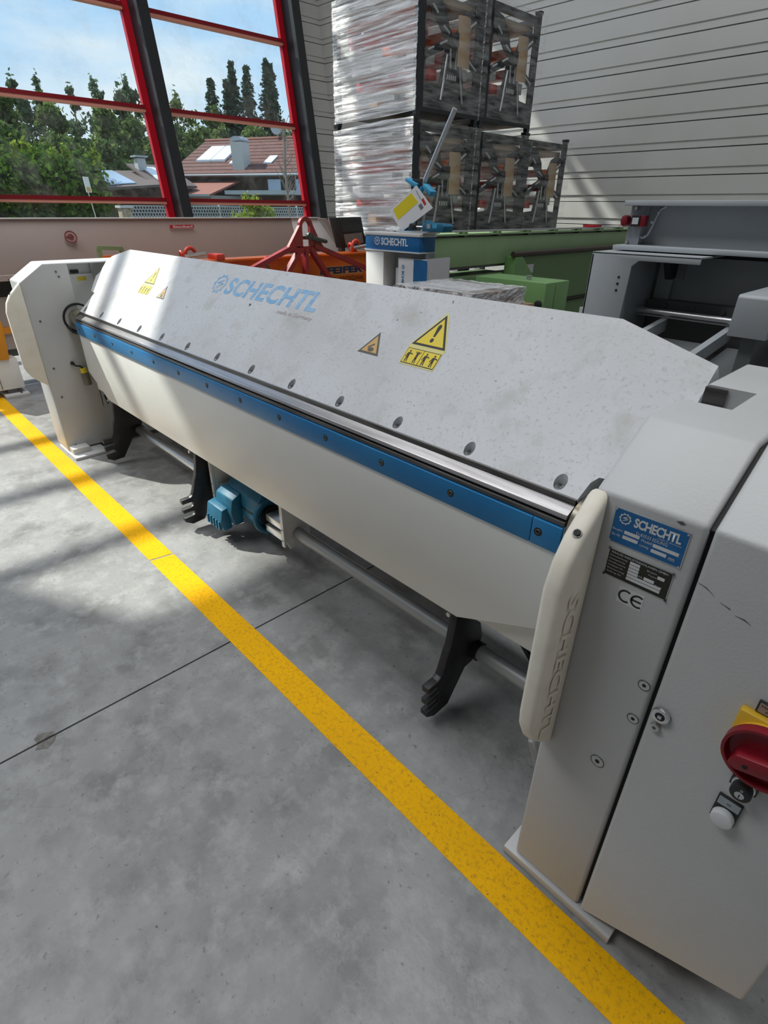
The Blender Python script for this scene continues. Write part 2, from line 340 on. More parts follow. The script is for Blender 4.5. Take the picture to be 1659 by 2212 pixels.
M_film2 = film_mat('stretch_film_thin', 0.0, 0.26, (1, 0.5, 3), 0.12)


# ================================================================== the hall
fl = MB().box(-11.5, 8.2, -10.2, 8.4, -0.16, -0.03).build('floor', M_black); tag(fl, kind='structure')
JX = -1.688
MB().box(-11.5, JX-0.004, -10.2, 8.4, -0.03, 0).build('floor_slab', M_conc, fl)
MB().box(JX+0.004, 8.2, -10.2, 8.4, -0.03, 0).build('floor_slab', M_conc, fl)
chip = MB()   # broken joint edge patch
chip.add([(-1.73, 0.012, .0008), (-1.705, .055, .0008), (-1.692, .05, .0008), (-1.692, .0, .0008), (-1.715, -.004, .0008)], [(0, 1, 2, 3, 4)])
chip.add([(-1.684, .0, .0008), (-1.684, .06, .0008), (-1.66, .045, .0008), (-1.645, .02, .0008), (-1.665, -.012, .0008)], [(4, 3, 2, 1, 0)])
chip.build('chipped_edge', mat('joint_chip', (0.13, 0.125, 0.115), 0.8, noise=[(60, 4, (0.22, 0.21, 0.2), .4, .7)]), fl)
tp = MB().prism([(-11.0, .733), (-11.0, .850), (-2.492, .850), (-2.512, .733)], 'z', .0002, .0012).build('marking_tape', M_tape)
tag(tp, 'worn yellow marking tape on the floor running up to its taped seam', 'tape', 'yellow floor tapes')
tp = MB().prism([(-2.500, .733), (-2.480, .850), (1.6, .852), (1.6, .730)], 'z', .0002, .0012).build('marking_tape', M_tape)
tag(tp, 'yellow marking tape in front of the grey control cabinet, from the seam onwards', 'tape', 'yellow floor tapes')

# siding walls: every profiled sheet is a plank of its own
def siding(parent, fn, z0, n, pitch=0.2835, off=0.0):
    for k in range(n):
        z = z0 + k*pitch
        prof = [(-.030, z+.006), (-.014, z+.010), (-.014, z+.078), (0, z+.088), (0, z+pitch-.006), (-.030, z+pitch)]
        mb = MB(); a, b = fn
        mb.prism(prof, None, 0, 1, lambda q, t: (a if t == 0 else b)(q))
        mb.build('siding_plank', M_siding, parent)
wr = MB().prism([(-9.65, 0), (8.2, 0), (8.2, 11), (-9.65-.1764*11, 11)], 'y', 8.235, 8.40).build('wall_right', M_black); tag(wr, kind='structure')
siding(wr, (lambda q: (-9.63-.1764*q[1], 8.2-q[0], q[1]), lambda q: (8.2, 8.2-q[0], q[1])), -0.135+0.2835-.2835*0.5+.008-.0065, 37)
T = 0.1764                      # facade leans outwards by ten degrees
XF = lambda z, d=0.0: -9.65 - T*z + d
wl = MB()
wl.hexa([(XF(0), 7.50, 0), (XF(0)-.2, 7.50, 0), (XF(0)-.2, 8.3, 0), (XF(0), 8.3, 0), (XF(11), 7.50, 11), (XF(11)-.2, 7.50, 11), (XF(11)-.2, 8.3, 11), (XF(11), 8.3, 11)])
wl = wl.build('wall_left', M_black); tag(wl, kind='structure')
siding(wl, (lambda q: (XF(q[1], .035+q[0]), 7.50, q[1]), lambda q: (XF(q[1], .035+q[0]), 8.22, q[1])), -0.135+.15, 37)
sp = MB()
sp.hexa([(XF(0)+.03, -3.75, 0), (XF(0)-.2, -3.75, 0), (XF(0)-.2, 7.5, 0), (XF(0)+.03, 7.5, 0), (XF(.40)+.03, -3.75, .40), (XF(.40)-.2, -3.75, .40), (XF(.40)-.2, 7.5, .40), (XF(.40)+.03, 7.5, .40)])
sp.build('sill_wall', M_plaster, wl)
sp = MB()
sp.hexa([(XF(0), -10.2, 0), (XF(0)-.2, -10.2, 0), (XF(0)-.2, -3.75, 0), (XF(0), -3.75, 0), (XF(11), -10.2, 11), (XF(11)-.2, -10.2, 11), (XF(11)-.2, -3.75, 11), (XF(11), -3.75, 11)])
sp.build('wall_section', M_plaster, wl)
o = MB().box(-12.2, 8.2, -10.4, -10.2, 0, 11).build('wall_front', M_plaster); tag(o, kind='structure')
o = MB().box(8.2, 8.4, -10.4, 8.4, 0, 11).build('wall_back', M_plaster); tag(o, kind='structure')
o = MB().box(-12.2, 8.4, -10.4, 8.4, 11, 11.2).build('ceiling', M_ceil); tag(o, kind='structure')

sp = MB().hexa([(XF(10.8)+.02, -3.75, 10.8), (XF(10.8)-.2, -3.75, 10.8), (XF(10.8)-.2, 7.5, 10.8), (XF(10.8)+.02, 7.5, 10.8), (XF(11)+.02, -3.75, 11), (XF(11)-.2, -3.75, 11), (XF(11)-.2, 7.5, 11), (XF(11)+.02, 7.5, 11)])
sp.build('lintel', M_plaster, wl)
gp_ = [(2.2, 10.9), (7.5, 8.2), (7.5, 11), (2.2, 11)]       # unseen sloping panel added to keep the sun off the siding wall
MB().prism(gp_, None, .02, .12, lambda q, t: (XF(q[1], t), q[0], q[1])).build('sun_block_panel', M_plaster, wl)
# glass front
win = thing('window_1', None, None, (XF(0), 2, 0)); tag(win, kind='structure')
ZR = [0.43 + 1.24*k for k in range(9)]                 # rails
YP = [-3.87, -0.95, 1.85, 4.65, 7.455]                  # posts, 2.8 m apart
def lean(y0, y1, z0, z1, d0, d1):
    return [(XF(z0, d0), y0, z0), (XF(z0, d1), y0, z0), (XF(z0, d1), y1, z0), (XF(z0, d0), y1, z0),
            (XF(z1, d0), y0, z1), (XF(z1, d1), y0, z1), (XF(z1, d1), y1, z1), (XF(z1, d0), y1, z1)]
for i in range(4):
    a, b = YP[i]+.09, YP[i+1]-.088
    MB().hexa(lean(a, a+.075, .40, 10.4, -.02, .06)).build('stile', M_winred, win)
    MB().hexa(lean(b-.11, b, .40, 10.5, -.02, .06)).build('stile', M_winred, win)
    for z in ZR:
        rl = MB().hexa(lean(a+.075, b-.11, z-.005, z+.045, -.02, .11)).build('rail', M_rail, win)
        MB().hexa(lean(a+.075, b-.11, z-.045, z-.005, -.02, .10)).build('rail_lit_strip', M_railst, rl)
    for k in range(9):
        MB().hexa(lean(a+.06, b-.095, ZR[k]+.04, ZR[k+1]-.04 if k < 8 else 10.8, .008, .016)).build('pane', M_glass, win)
for i, y in enumerate(YP):
    t_ = MB().hexa(lean(y-.085, y+.085, 0, 11, .045, .36)).build('trim_%d' % (i+1), M_post); tag(t_, kind='structure')

# ================================================================== the folding machine
fm = thing('folding_machine', 'long light grey sheet metal folding machine with blue bending strip behind the yellow tape', 'machine', (-2.307, 1.2, 0))
XL, XR = -4.10, -0.515
mir = lambda x: -4.615 - x
PROF = [(.875, .03), (.875, 1.168), (1.03, 1.27), (1.605, 1.27), (1.605, .03)]
# right column with notch
rc = MB().prism(PROF, 'x', -.364, -.1755).build('column_cover', M_frame, fm, bevel=.008, seg=3)
cut(rc, MB().box(-.5, -.265, 1.175, 1.33, .93, 1.5).build('cutter', M_black, fm))
cc = MB().prism([(.875, 0), (.875, 1.168), (1.03, 1.275), (1.605, 1.275), (1.605, 0)], 'x', -.1665, .168).build('control_cabinet', M_frame, fm, bevel=.008, seg=3)
wed = MB().hexa([(-.30, .6, -.2), (.5, .6, -.2), (.5, 1.9, -.2), (-.30, 1.9, -.2), (-.30, .6, -.033), (.5, .6, .346), (.5, 1.9, .346), (-.30, 1.9, -.033)]).build('cutter', M_black, fm)
cut(cc, wed)
MB().box(-.1765, -.1655, .895, 1.58, .05, 1.155).build('seam_gasket', M_black, fm)
MB().prism([(.886, 1.16), (1.035, 1.258), (1.58, 1.258), (1.58, 1.1), (.95, 1.1)], 'x', -.1765, -.1655).build('seam_gasket', M_black, fm)
MB().box(-.40, -.362, 1.16, 1.60, .05, .93).build('column_core', M_dsteel, fm)
MB().box(-.362, -.318, 1.322, 1.3285, .94, 1.266).build('notch_plate', M_dsteel, rc)
# left column
lc = MB().prism(PROF, 'x', -4.50, -4.25).build('column_cover', M_frame, fm, bevel=.008, seg=3)
cut(lc, MB().box(-4.352, -4.1, 1.175, 1.80, .93, 1.262).build('cutter', M_black, fm))
MB().box(-4.352, -4.335, 1.18, 1.345, .93, 1.19).build('recess_panel', M_white, lc)
MB().box(-4.350, -4.337, 1.213, 1.262, 1.196, 1.217).build('grip_slot', M_black, lc)
MB().box(-4.336, -4.334, 1.243, 1.300, 1.148, 1.174).build('yellow_label', M_yellow, lc)
MB().tube((-4.336, 1.225, 1.163), (-4.333, 1.225, 1.163), .010).build('round_label', M_paper, lc)
MB().box(-4.352, -4.34, 1.345, 1.36, .95, 1.262).build('panel_edge', M_frame, lc)
MB().box(-4.2515, -4.248, 1.182, 1.186, .30, .93).build('panel_seam', M_dsteel, lc)
for y, z in ((.93, .93), (.93, .62), (.93, .42), (.93, .06), (1.10, 1.22), (1.11, 1.19)):
    MB().tube((-4.251, y, z), (-4.2465, y, z), .0065, 10).build('cover_screw', M_dsteel, lc)
# pivot bearings
for x0, x1, xx in ((-4.25, -4.105, -4.247), (-.364, -.51, -.367)):
    pv = MB().tube((x0, 1.165, .925), (x1, 1.165, .925), .062, 28).build('pivot_bearing', mat('greased_steel', (0.22, 0.19, 0.13), .35, .6, noise=[(20, 3, (0.4, 0.38, 0.33), .4, .6)]), fm, smooth=True)
    MB().torus((xx, 1.165, .925), (1, 0, 0), .092, .007).build('bearing_ring', M_black, pv, smooth=True)
    MB().path([(xx, 1.085, .88), (xx+(.03 if x1 > x0 else -.03), 1.10, .845), ((x0+x1)/2, 1.11, .842), (x1, 1.105, .86)], .008).build('cable', M_black, pv, smooth=True)
# foot plates
fp = MB().box(-.394, -.081, .865, 1.15, 0, .027).build('foot_plate', M_frame, fm, bevel=.002)
fp = MB().box(-4.46, -4.09, .870, 1.10, 0, .020).build('foot_plate', M_frame, fm, bevel=.002)
MB().box(-4.40, -4.16, .885, 1.0, .018, .06).build('levelling_block', M_frame, fm, bevel=.003)
MB().box(-.35, -.12, .90, 1.10, .026, .06).build('levelling_block', M_dsteel, fm)
# guards
GP = [(.876, 1.172), (.80, 1.10), (.772, 1.055), (.757, 1.0), (.757, .68), (.762, .64), (.785, .59), (.83, .545), (.876, .508)]
for x0, x1, s in ((-.374, -.336, 1), (-4.283, -4.241, 0)):
    g = MB().prism(GP, 'x', x0, x1).build('edge_guard', M_cream, fm, bevel=.011, seg=3)
    g['label'] = 'cream foam edge guard'
    MB().tube(((x0+x1)/2+.004, .815, 1.098), ((x0+x1)/2+.004, .806, 1.108), .0085, 16).build('guard_screw', M_dsteel, g)
    MB().tube(((x0+x1)/2+.004, .807, 1.107), ((x0+x1)/2+.004, .8055, 1.109), .0042, 6).build('screw_socket', M_black, g)
    if s:
        text('embossed_lettering', 'SCHECHTL', M_cream, g, (-.336, .796, .985), (0, 0, -1), (0, 1, 0), .40, .046, thick=.0026, shear=.35, bold=.02)
        t_ = g.children[-1]; m_ = t_.modifiers.new('thickness', 'SOLIDIFY'); m_.thickness = .006; m_.offset = 0
# bending beam
bp_ = [(XL, .926), (XR, .926), (XR, .60), (-.81, .465), (mir(-.81), .465), (XL, .60)]
bb = MB().prism(bp_, 'y', 1.103, 1.132).build('bending_beam', M_white, fm, bevel=.002)
MB().box(-4.085, -.53, 1.132, 1.27, .474, .90).build('beam_box', M_white, bb, bevel=.003)
bs = MB().box(XL, -.5985, 1.094, 1.106, .852, .925).build('bending_strip', M_blue, fm, bevel=.0012)
bs2 = MB().box(-.5965, XR, 1.094, 1.106, .852, .925).build('bending_strip', M_blue, fm, bevel=.0012)
for k in range(13):
    x = -.577 - .2885*k
    p = bs2 if x > -.597 else bs
    MB().tube((x, 1.0945, .891), (x, 1.0932, .891), .0115, 18).build('screw_recess', M_black, p)
    MB().torus((x, 1.0934, .891), (0, 1, 0), .0062, .0018, 14, 6).build('strip_screw', M_dsteel, p)
MB().box(XL, XR, 1.101, 1.138, .9255, .9395).build('bending_blade', M_dsteel, fm, bevel=.0015)
MB().box(XL+.01, XR-.01, 1.16, 1.40, .90, .985).build('lower_beam', M_black, fm)
# clamping blade (nose)
nose = [(1.137, .990), (1.137, .972), (1.1085, .957), (1.104, .9475), (1.108, .944), (1.22, .955), (1.22, .990)]
cb = MB().prism(nose, 'x', XL+.005, XR).build('clamping_blade', M_steel, fm, bevel=.0012)
MB().prism([(1.1355, .9885), (1.1355, .9735), (1.15, .9735), (1.15, .9885)], 'x', XL+.005, XR).build('blade_back', M_dsteel, cb)
MB().box(XR-.02, -.37, 1.22, 1.5, .80, .985).build('clamp_arm', M_dsteel, fm)
MB().box(-4.24, XL+.02, 1.22, 1.5, .80, .985).build('clamp_arm', M_frame, fm)
# hood
q2 = math.sqrt(.5)
def hp(x, u, n=0.0): return (x, 1.14+u*q2-n*q2, .987+u*q2+n*q2)
HX, HY = (1, 0, 0), (0, q2, q2)
outl = [(-.515, 0), (-.507, .055), (-.495, .074), (-.458, .080), (-.405, .125), (-.381, .28), (-.381, .425), (-.655, .513),
        (-3.985, .513), (-4.19, .445), (-4.235, .405), (-4.21, .31), (-4.238, .275), (-4.145, .163), (-4.07, .155), (-4.10, 0)]
hd = MB().prism(outl, None, 0, -.045, lambda q, t: hp(q[0], q[1], t)).build('hood', M_hood, fm)
cu_ = MB()
hx = [-.575 - .2885*k for k in range(13)]
for x in hx:
    c = Vector(hp(x, .037)); cu_.tube(c + Vector((0, -.004, -.022)), c + Vector((0, -.004, .08)), .0165, 20)
cu_.tube(hp(-2.317, .316, .02), hp(-2.317, .316, -.03), .008, 12)
cut(hd, cu_.build('cutter', M_black, fm))
fix(hd.data, smooth=True)
for x in hx:
    c = Vector(hp(x, .037)) + Vector((0, -.004, 0))
    MB().tube(c + Vector((0, 0, -.023)), c + Vector((0, 0, -.012)), .0125, 16).build('hood_bolt', M_chrome, hd, bevel=.003)
    MB().tube(c + Vector((0, 0, -.0125)), c + Vector((0, 0, -.0115)), .0055, 6).build('bolt_socket', M_black, hd)
# hood print
emblem('gear_emblem', M_logo, hd, hp(-2.672, .392), HX, HY, .060)
text('maker_lettering', 'SCHECHTL', M_logo, hd, hp(-2.600, .342), HX, HY, .735, .098, bold=.030, spacing=1.04, shear=.10)
text('made_in_lettering', 'made in Germany', M_logored, hd, hp(-2.094, .298), HX, HY, .246, .026)
def flat(parent, name, pts, m, n):
    mb = MB(); mb.prism(pts, None, n-.0005, n, lambda q, t: hp(q[0], q[1], t)); return mb.build(name, m, parent)
def exclaim(cx, u0, h, s, shrink=1.0):
    w = s
    lb = flat(hd, 'warning_label', [(cx-w*.5, u0+.066*h), (cx-w*.5, u0), (cx+w*.47, u0), (cx+w*.47, u0+.066*h), (cx+w*.5, u0+.076*h), (cx+.006, u0+.212*h), (cx-.006, u0+.212*h), (cx-w*.5, u0+.076*h)], M_yedge, .0008)
    lb['label'] = 'yellow warning label with exclamation mark and figures'
    flat(lb, 'warning_triangle', [(cx-.074*s/.16, u0+.079*h), (cx+.074*s/.16, u0+.079*h), (cx, u0+.206*h)], M_ink, .0012)
    flat(lb, 'triangle_field', [(cx-.060*s/.16, u0+.087*h), (cx+.060*s/.16, u0+.087*h), (cx, u0+.190*h)], M_yellow, .0015)
    flat(lb, 'exclamation_bar', [(cx-.004, u0+.119*h), (cx+.004, u0+.119*h), (cx+.008, u0+.158*h), (cx+.004, u0+.167*h), (cx-.004, u0+.167*h), (cx-.008, u0+.158*h)], M_ink, .0018)
    flat(lb, 'exclamation_dot', [(cx+.0075*math.cos(a), u0+.105*h+.0085*math.sin(a)) for a in np.linspace(0, 2*math.pi, 12, endpoint=False)], M_ink, .0018)
    flat(lb, 'pictogram_frame', [(cx-w*.47, u0+.005), (cx+w*.45, u0+.005), (cx+w*.45, u0+.064*h), (cx-w*.47, u0+.064*h)], M_ink, .0012)
    for a, b in ((-.455, -.012), (.005, .435)):
        flat(lb, 'pictogram_field', [(cx+w*a, u0+.008), (cx+w*b, u0+.008), (cx+w*b, u0+.0615*h), (cx+w*a, u0+.0615*h)], M_yellow, .0015)
    for k, (fx, arms) in enumerate(((-.36, 1), (-.13, 2), (.11, 1), (.33, 1))):
        x = cx+w*fx; mb = MB(); P = lambda l: mb.prism(l, None, .0015, .0019, lambda q, t: hp(q[0], q[1], t))
        P([(x+.0035*math.cos(t), u0+.052*h+.0042*math.sin(t)) for t in np.linspace(0, 6.28, 8, endpoint=False)])
        P([(x-.005, u0+.028*h), (x+.004, u0+.028*h), (x+.004, u0+.047*h), (x-.005, u0+.047*h)])
        P([(x-.006, u0+.011*h), (x-.002, u0+.011*h), (x+.000, u0+.03*h), (x-.005, u0+.03*h)]); P([(x+.003, u0+.011*h), (x+.0065, u0+.011*h), (x+.004, u0+.03*h), (x, u0+.03*h)])
        if arms == 1:
            P([(x+.003, u0+.042*h), (x+.015, u0+.040*h), (x+.015, u0+.0435*h), (x+.003, u0+.047*h)]); P([(x-.012, u0+.029*h), (x-.009, u0+.028*h), (x-.003, u0+.044*h), (x-.006, u0+.046*h)])
        else:
            P([(x+.003, u0+.043*h), (x+.012, u0+.054*h), (x+.010, u0+.056*h), (x+.001, u0+.047*h)]); P([(x-.003, u0+.043*h), (x-.012, u0+.054*h), (x-.010, u0+.056*h), (x-.001, u0+.047*h)])
        mb.build('pictogram_figure', M_ink, lb)
exclaim(-1.214, .228, 1.0, .158)
exclaim(-3.409, .232, .93, .148)
def crush(x0, x1, xt, u0, u1):
    lb = flat(hd, 'hand_warning_label', [(x0, u0), (x1, u0), (xt, u1)], M_inkw, .0008); lb['label'] = 'faded orange triangular hand warning label'
    cx, cu2 = (x0+x1+xt)/3, (u0*2+u1)/3; k = .74
    flat(lb, 'triangle_field', [(cx+(a-cx)*k, cu2+(b-cu2)*k) for a, b in ((x0, u0), (x1, u0), (xt, u1))], M_orangel, .0012)
    flat(lb, 'hand_symbol', [(cx+.015*math.cos(t)+.003, cu2-.012+.009*math.sin(t)) for t in np.linspace(0, 6.28, 12, endpoint=False)], M_inkw, .0015)
    flat(lb, 'blade_symbol', [(cx-.018, cu2-.004), (cx-.014, cu2-.008), (cx+.010, cu2+.008), (cx+.006, cu2+.014)], M_inkw, .0016)
crush(-1.504, -1.398, -1.451, .231, .323)
crush(-3.221, -3.123, -3.174, .233, .319)
# nozzle shaft, hooks, motor
MB().tube((-3.98, 1.26, .216), (-2.62, 1.26, .216), .030, 24).build('pivot_shaft', M_alu, fm, smooth=True)
MB().tube((-1.93, 1.26, .216), (-.50, 1.26, .216), .030, 24).build('pivot_shaft', mat('matt_grey_tube', (0.42, 0.44, 0.45), .45, .3), fm, smooth=True)
HK = [(1.050, .036), (1.010, .060), (1.010, .082), (1.058, .084), (1.072, .090), (1.078, .099), (1.072, .110), (1.058, .115), (1.010, .113), (1.010, .136), (1.058, .138), (1.072, .144), (1.078, .154), (1.072, .164), (1.058, .170), (1.010, .169),
      (1.010, .194), (1.058, .196), (1.074, .206), (1.084, .23), (1.102, .29), (1.114, .32), (1.138, .47), (1.228, .47), (1.236, .35), (1.272, .332), (1.292, .26), (1.262, .172), (1.205, .165), (1.122, .042)]
for i, x in enumerate((-.826, -2.645, -3.83)):
    h = MB().prism(HK, 'x', x-.030, x).build('support_hook', M_blackp, fm, bevel=.0015)
    MB().tube((x-.0005, 1.26, .216), (x+.022, 1.26, .216), .036, 20).build('hook_hub', M_blackp, h, smooth=True)
    MB().tube((x-.018, 1.112, .452), (x-.018, 1.103, .452), .008, 12).build('hook_bolt', M_alu, h)
for x in (-2.605, -1.925):
    br = MB().prism([(1.185, .475), (1.30, .475), (1.345, .30), (1.33, .16), (1.215, .14), (1.19, .20)], 'x', x-.006, x+.006).build('shaft_bracket', M_white, fm, bevel=.001)
    MB().box(x-.011, x+.011, 1.178, 1.19, .165, .475).build('bracket_edge', M_white, br)
    for z in (.20, .26): MB().tube((x, 1.1785, z), (x, 1.1765, z), .0045, 8).build('bracket_screw', M_dsteel, br)
for a, b in ((-2.59, -2.47), (-2.11, -1.945)):
    c = MB()
    c.box(a, b, 1.205, 1.32, .225, .262); c.build('coupling_half', M_alu, fm, bevel=.004)
    c = MB(); c.box(a, b, 1.200, 1.315, .168, .207); c.build('coupling_half', M_alu, fm, bevel=.004)
    MB().box(a+.01, b-.01, 1.215, 1.305, .205, .227).build('coupling_gap', M_black, fm)
mo = MB().prism([(1.195, .18), (1.20, .30), (1.235, .345), (1.34, .345), (1.38, .30), (1.38, .14), (1.34, .10), (1.235, .10)], 'x', -2.47, -2.16).build('gear_motor', M_motor, fm, bevel=.006)
MB().prism([(1.13, .20), (1.145, .27), (1.20, .30), (1.20, .12), (1.145, .12)], 'x', -2.50, -2.33).build('motor_housing', M_motor, mo, bevel=.008)
MB().prism([(1.085, .14), (1.10, .21), (1.15, .22), (1.15, .09), (1.10, .085)], 'x', -2.53, -2.37).build('motor_cap', M_motor, mo, bevel=.008)
for k in range(5): MB().box(-2.515+.03*k, -2.503+.03*k, 1.079, 1.092, .095, .145).build('cooling_rib', M_motor, mo)
MB().torus((-2.158, 1.26, .216), (1, 0, 0), .085, .016, 28, 8).build('motor_flange', M_motor, mo, smooth=True)
MB().tube((-2.20, 1.26, .216), (-2.14, 1.26, .216), .055, 24).build('output_shaft', M_black, mo)
for y, z in ((1.215, .17), (1.215, .28)): MB().tube((-2.161, y, z), (-2.157, y, z), .006, 8).build('flange_screw', M_black, mo)
MB().box(-2.42, -2.20, 1.1925, 1.20, .215, .222).build('housing_seam', M_black, mo)
# rear cross member, gas springs, hose
MB().box(-4.2, -.37, 1.50, 1.60, .30, .55).build('rear_cross_member', M_dsteel, fm)
for dx in (0, .05):
    MB().tube((-.73+dx, 1.22, .50), (-.56+dx, 1.36, .12), .010, 10).build('gas_spring', M_blackp, fm)
MB().path([(-.44, 1.2, .55), (-.425, 1.0, .46), (-.405, .93, .40), (-.378, .93, .335), (-.365, .96, .31)], .011, 10).build('hose', mat('grey_hose', (0.3, 0.3, 0.3), .6), fm, smooth=True)
# oil bottle at the left column
ob = MB().tube((-4.222, 1.115, .48), (-4.222, 1.108, .565), .024, 18).build('oil_bottle', mat('smoky_plastic', (0.17, 0.16, 0.11), .25), fm, bevel=.004)
MB().tube((-4.222, 1.107, .567), (-4.222, 1.104, .60), .022, 18).build('bottle_cap', M_yellow, ob, bevel=.003)
MB().path([(-4.222, 1.104, .60), (-4.225, 1.09, .615), (-4.232, 1.065, .62), (-4.243, 1.052, .637)], .006).build('oil_line', M_black, ob)
MB().sphere((-4.238, 1.05, .639), .013).build('line_fitting', M_black, ob)
MB().torus((-4.20, 1.20, .36), (.3, 1, .2), .03, .0045, 18, 6).build('cable_loop', M_black, fm)
# --- control cabinet fittings (face at y = .875)
Y0 = .875
XD, ZD = (1, 0, 0), (0, 0, 1)
def face(parent, name, x0, x1, z0, z1, m, d, r=0):
    y1, y0 = Y0 - d[0], Y0 - d[1]
    return MB().box(x0, x1, y0, y1, z0, z1).build(name, m, parent, bevel=r)
npl = face(fm, 'name_plate', -.3225, -.1945, 1.079, 1.149, M_alu, (-.001, .0016), .0008); npl['label'] = 'blue maker name plate'
face(npl, 'plate_field', -.3205, -.1965, 1.0808, 1.1472, M_bluep, (.001, .0019))
yb = Y0-.0019
emblem('gear_emblem', M_wprint, npl, (-.3010, yb, 1.1315), XD, ZD, .0115)
text('maker_lettering', 'SCHECHTL', M_wprint, npl, (-.2845, yb, 1.1225), XD, ZD, .079, .0185, bold=.035, spacing=.92)
text('made_in_lettering', 'made in Germany', M_wprint, npl, (-.241, yb, 1.1175), XD, ZD, .038, .0035)
text('town_lettering', 'D-83533 EDLING', M_wprint, npl, (-.277, yb, 1.1105), XD, ZD, .053, .006)
for s_, x, z, w in (('Baujahr', -.318, 1.104, .019), ('Ser.-Nr.', -.318, 1.094, .017), ('Modell', -.266, 1.102, .018), ('Leistg.', -.2665, 1.0915, .016), ('mm', -.217, 1.088, .010)):
    text('plate_lettering', s_, M_wprint, npl, (x, yb, z), XD, ZD, w, .0055)
for x, z, w in ((-.297, 1.1035, .027), (-.298, 1.0935, .027), (-.246, 1.100, .043), (-.247, 1.0895, .026)):
    MB().box(x, x+w, yb-.0006, yb, z, z+.0062).build('blank_field', M_wprint, npl)
for x, z in ((-.3185, 1.1452), (-.1985, 1.1452), (-.3185, 1.0828), (-.1985, 1.0828)):
    MB().tube((x, yb, z), (x, yb-.0015, z), .0018, 10).build('rivet', M_alu, npl)
bpl = face(fm, 'rating_plate', -.3155, -.2005, 1.009, 1.0665, M_alu, (-.001, .0014), .0006); bpl['label'] = 'black rating plate'
face(bpl, 'plate_field', -.314, -.202, 1.0105, 1.065, M_ink, (.001, .0017))
yb = Y0-.0017
text('plate_heading', 'KRAUSS INDUSTRIEANLAGEN GMBH', M_wprint, bpl, (-.309, yb, 1.0585), XD, ZD, .100, .0042)
for k, s_ in enumerate(('Nennleistung', 'Netzspannung', 'Netzfrequenz', 'Schaltplan Nr.', 'Steuerung', 'Auftrag Nr.')):
    text('plate_lettering', s_, M_wprint, bpl, (-.311, yb, 1.0515-.0068*k), XD, ZD, .029 if k % 2 else .032, .0036)
for k in range(6):
    w = .018 if k < 4 else .060
    MB().box(-.274, -.274+w, yb-.0005, yb, 1.0505-.0066*k, 1.0558-.0066*k).build('blank_field', M_wprint, bpl)
for x, z, w in ((-.224, 1.044, .012), (-.245, 1.031, .018)): MB().box(x, x+w, yb-.0005, yb, z, z+.006).build('blank_field', M_wprint, bpl)
for x, z, w, s_ in ((-.243, 1.050, .018, 'Baujahr'), (-.240, 1.043, .015, 'Type'), (-.256, 1.0325, .009, 'kVA'), (-.2245, 1.0285, .012, 'kg')):
    text('plate_lettering', s_, M_wprint, bpl, (x, yb, z), XD, ZD, w, .0034)
for x, z in ((-.3145, 1.0655), (-.2015, 1.0655), (-.3145, 1.010), (-.2015, 1.010)):
    MB().tube((x, Y0-.001, z), (x, Y0-.0032, z), .0022, 10).build('rivet', M_dsteel, bpl)
ce = face(fm, 'conformity_sticker', -.281, -.235, .9635, .998, M_wprint, (-.001, .0006))
yb = Y0-.0008
def arc(parent, cx, cz, bar):
    mb = MB(); r0, r1 = .0098, .0138
    for k in range(14):
        a0, a1 = R(55+250*k/14), R(55+250*(k+1)/14)
        mb.add([(cx+r0*math.cos(a0), yb, cz+r0*math.sin(a0)), (cx+r1*math.cos(a0), yb, cz+r1*math.sin(a0)), (cx+r1*math.cos(a1), yb, cz+r1*math.sin(a1)), (cx+r0*math.cos(a1), yb, cz+r0*math.sin(a1))], [(0, 1, 2, 3)])
    if bar: mb.add([(cx-.012, yb, cz-.002), (cx+.006, yb, cz-.002), (cx+.006, yb, cz+.002), (cx-.012, yb, cz+.002)], [(0, 1, 2, 3)])
    mb.build('conformity_letter', M_ink, parent)
arc(ce, -.2665, .981, False); arc(ce, -.2435, .981, True)
for x, z, r in ((-.190, .812, .011), (-.190, .720, .011), (-.229, .551, .0145)):
    s_ = MB().tube((x, Y0+.002, z), (x, Y0-.0008, z), r, 22).build('countersunk_screw', M_frame, fm)
    MB().torus((x, Y0-.0006, z), (0, 1, 0), r, .0010, 24, 6).build('screw_rim', M_dsteel, s_)
    MB().tube((x, Y0-.0006, z), (x, Y0-.0014, z), r*.36, 6).build('screw_socket', M_black, s_)
lk = MB().tube((-.146, Y0, .771), (-.146, Y0-.010, .771), .0165, 24).build('cabinet_lock', M_chrome, fm, bevel=.003)
MB().tube((-.146, Y0-.0095, .771), (-.146, Y0-.0106, .771), .009, 18).build('lock_bore', M_black, lk)
MB().box(-.1495, -.1425, Y0-.0125, Y0-.010, .7675, .7745).build('lock_square', M_alu, lk)
sb = MB().tube((-.149, Y0, .737), (-.149, Y0-.009, .737), .009, 18).build('socket_screw', M_alu, fm, bevel=.002)
MB().tube((-.149, Y0-.0085, .737), (-.149, Y0-.0095, .737), .004, 6).build('screw_socket', M_dsteel, sb)
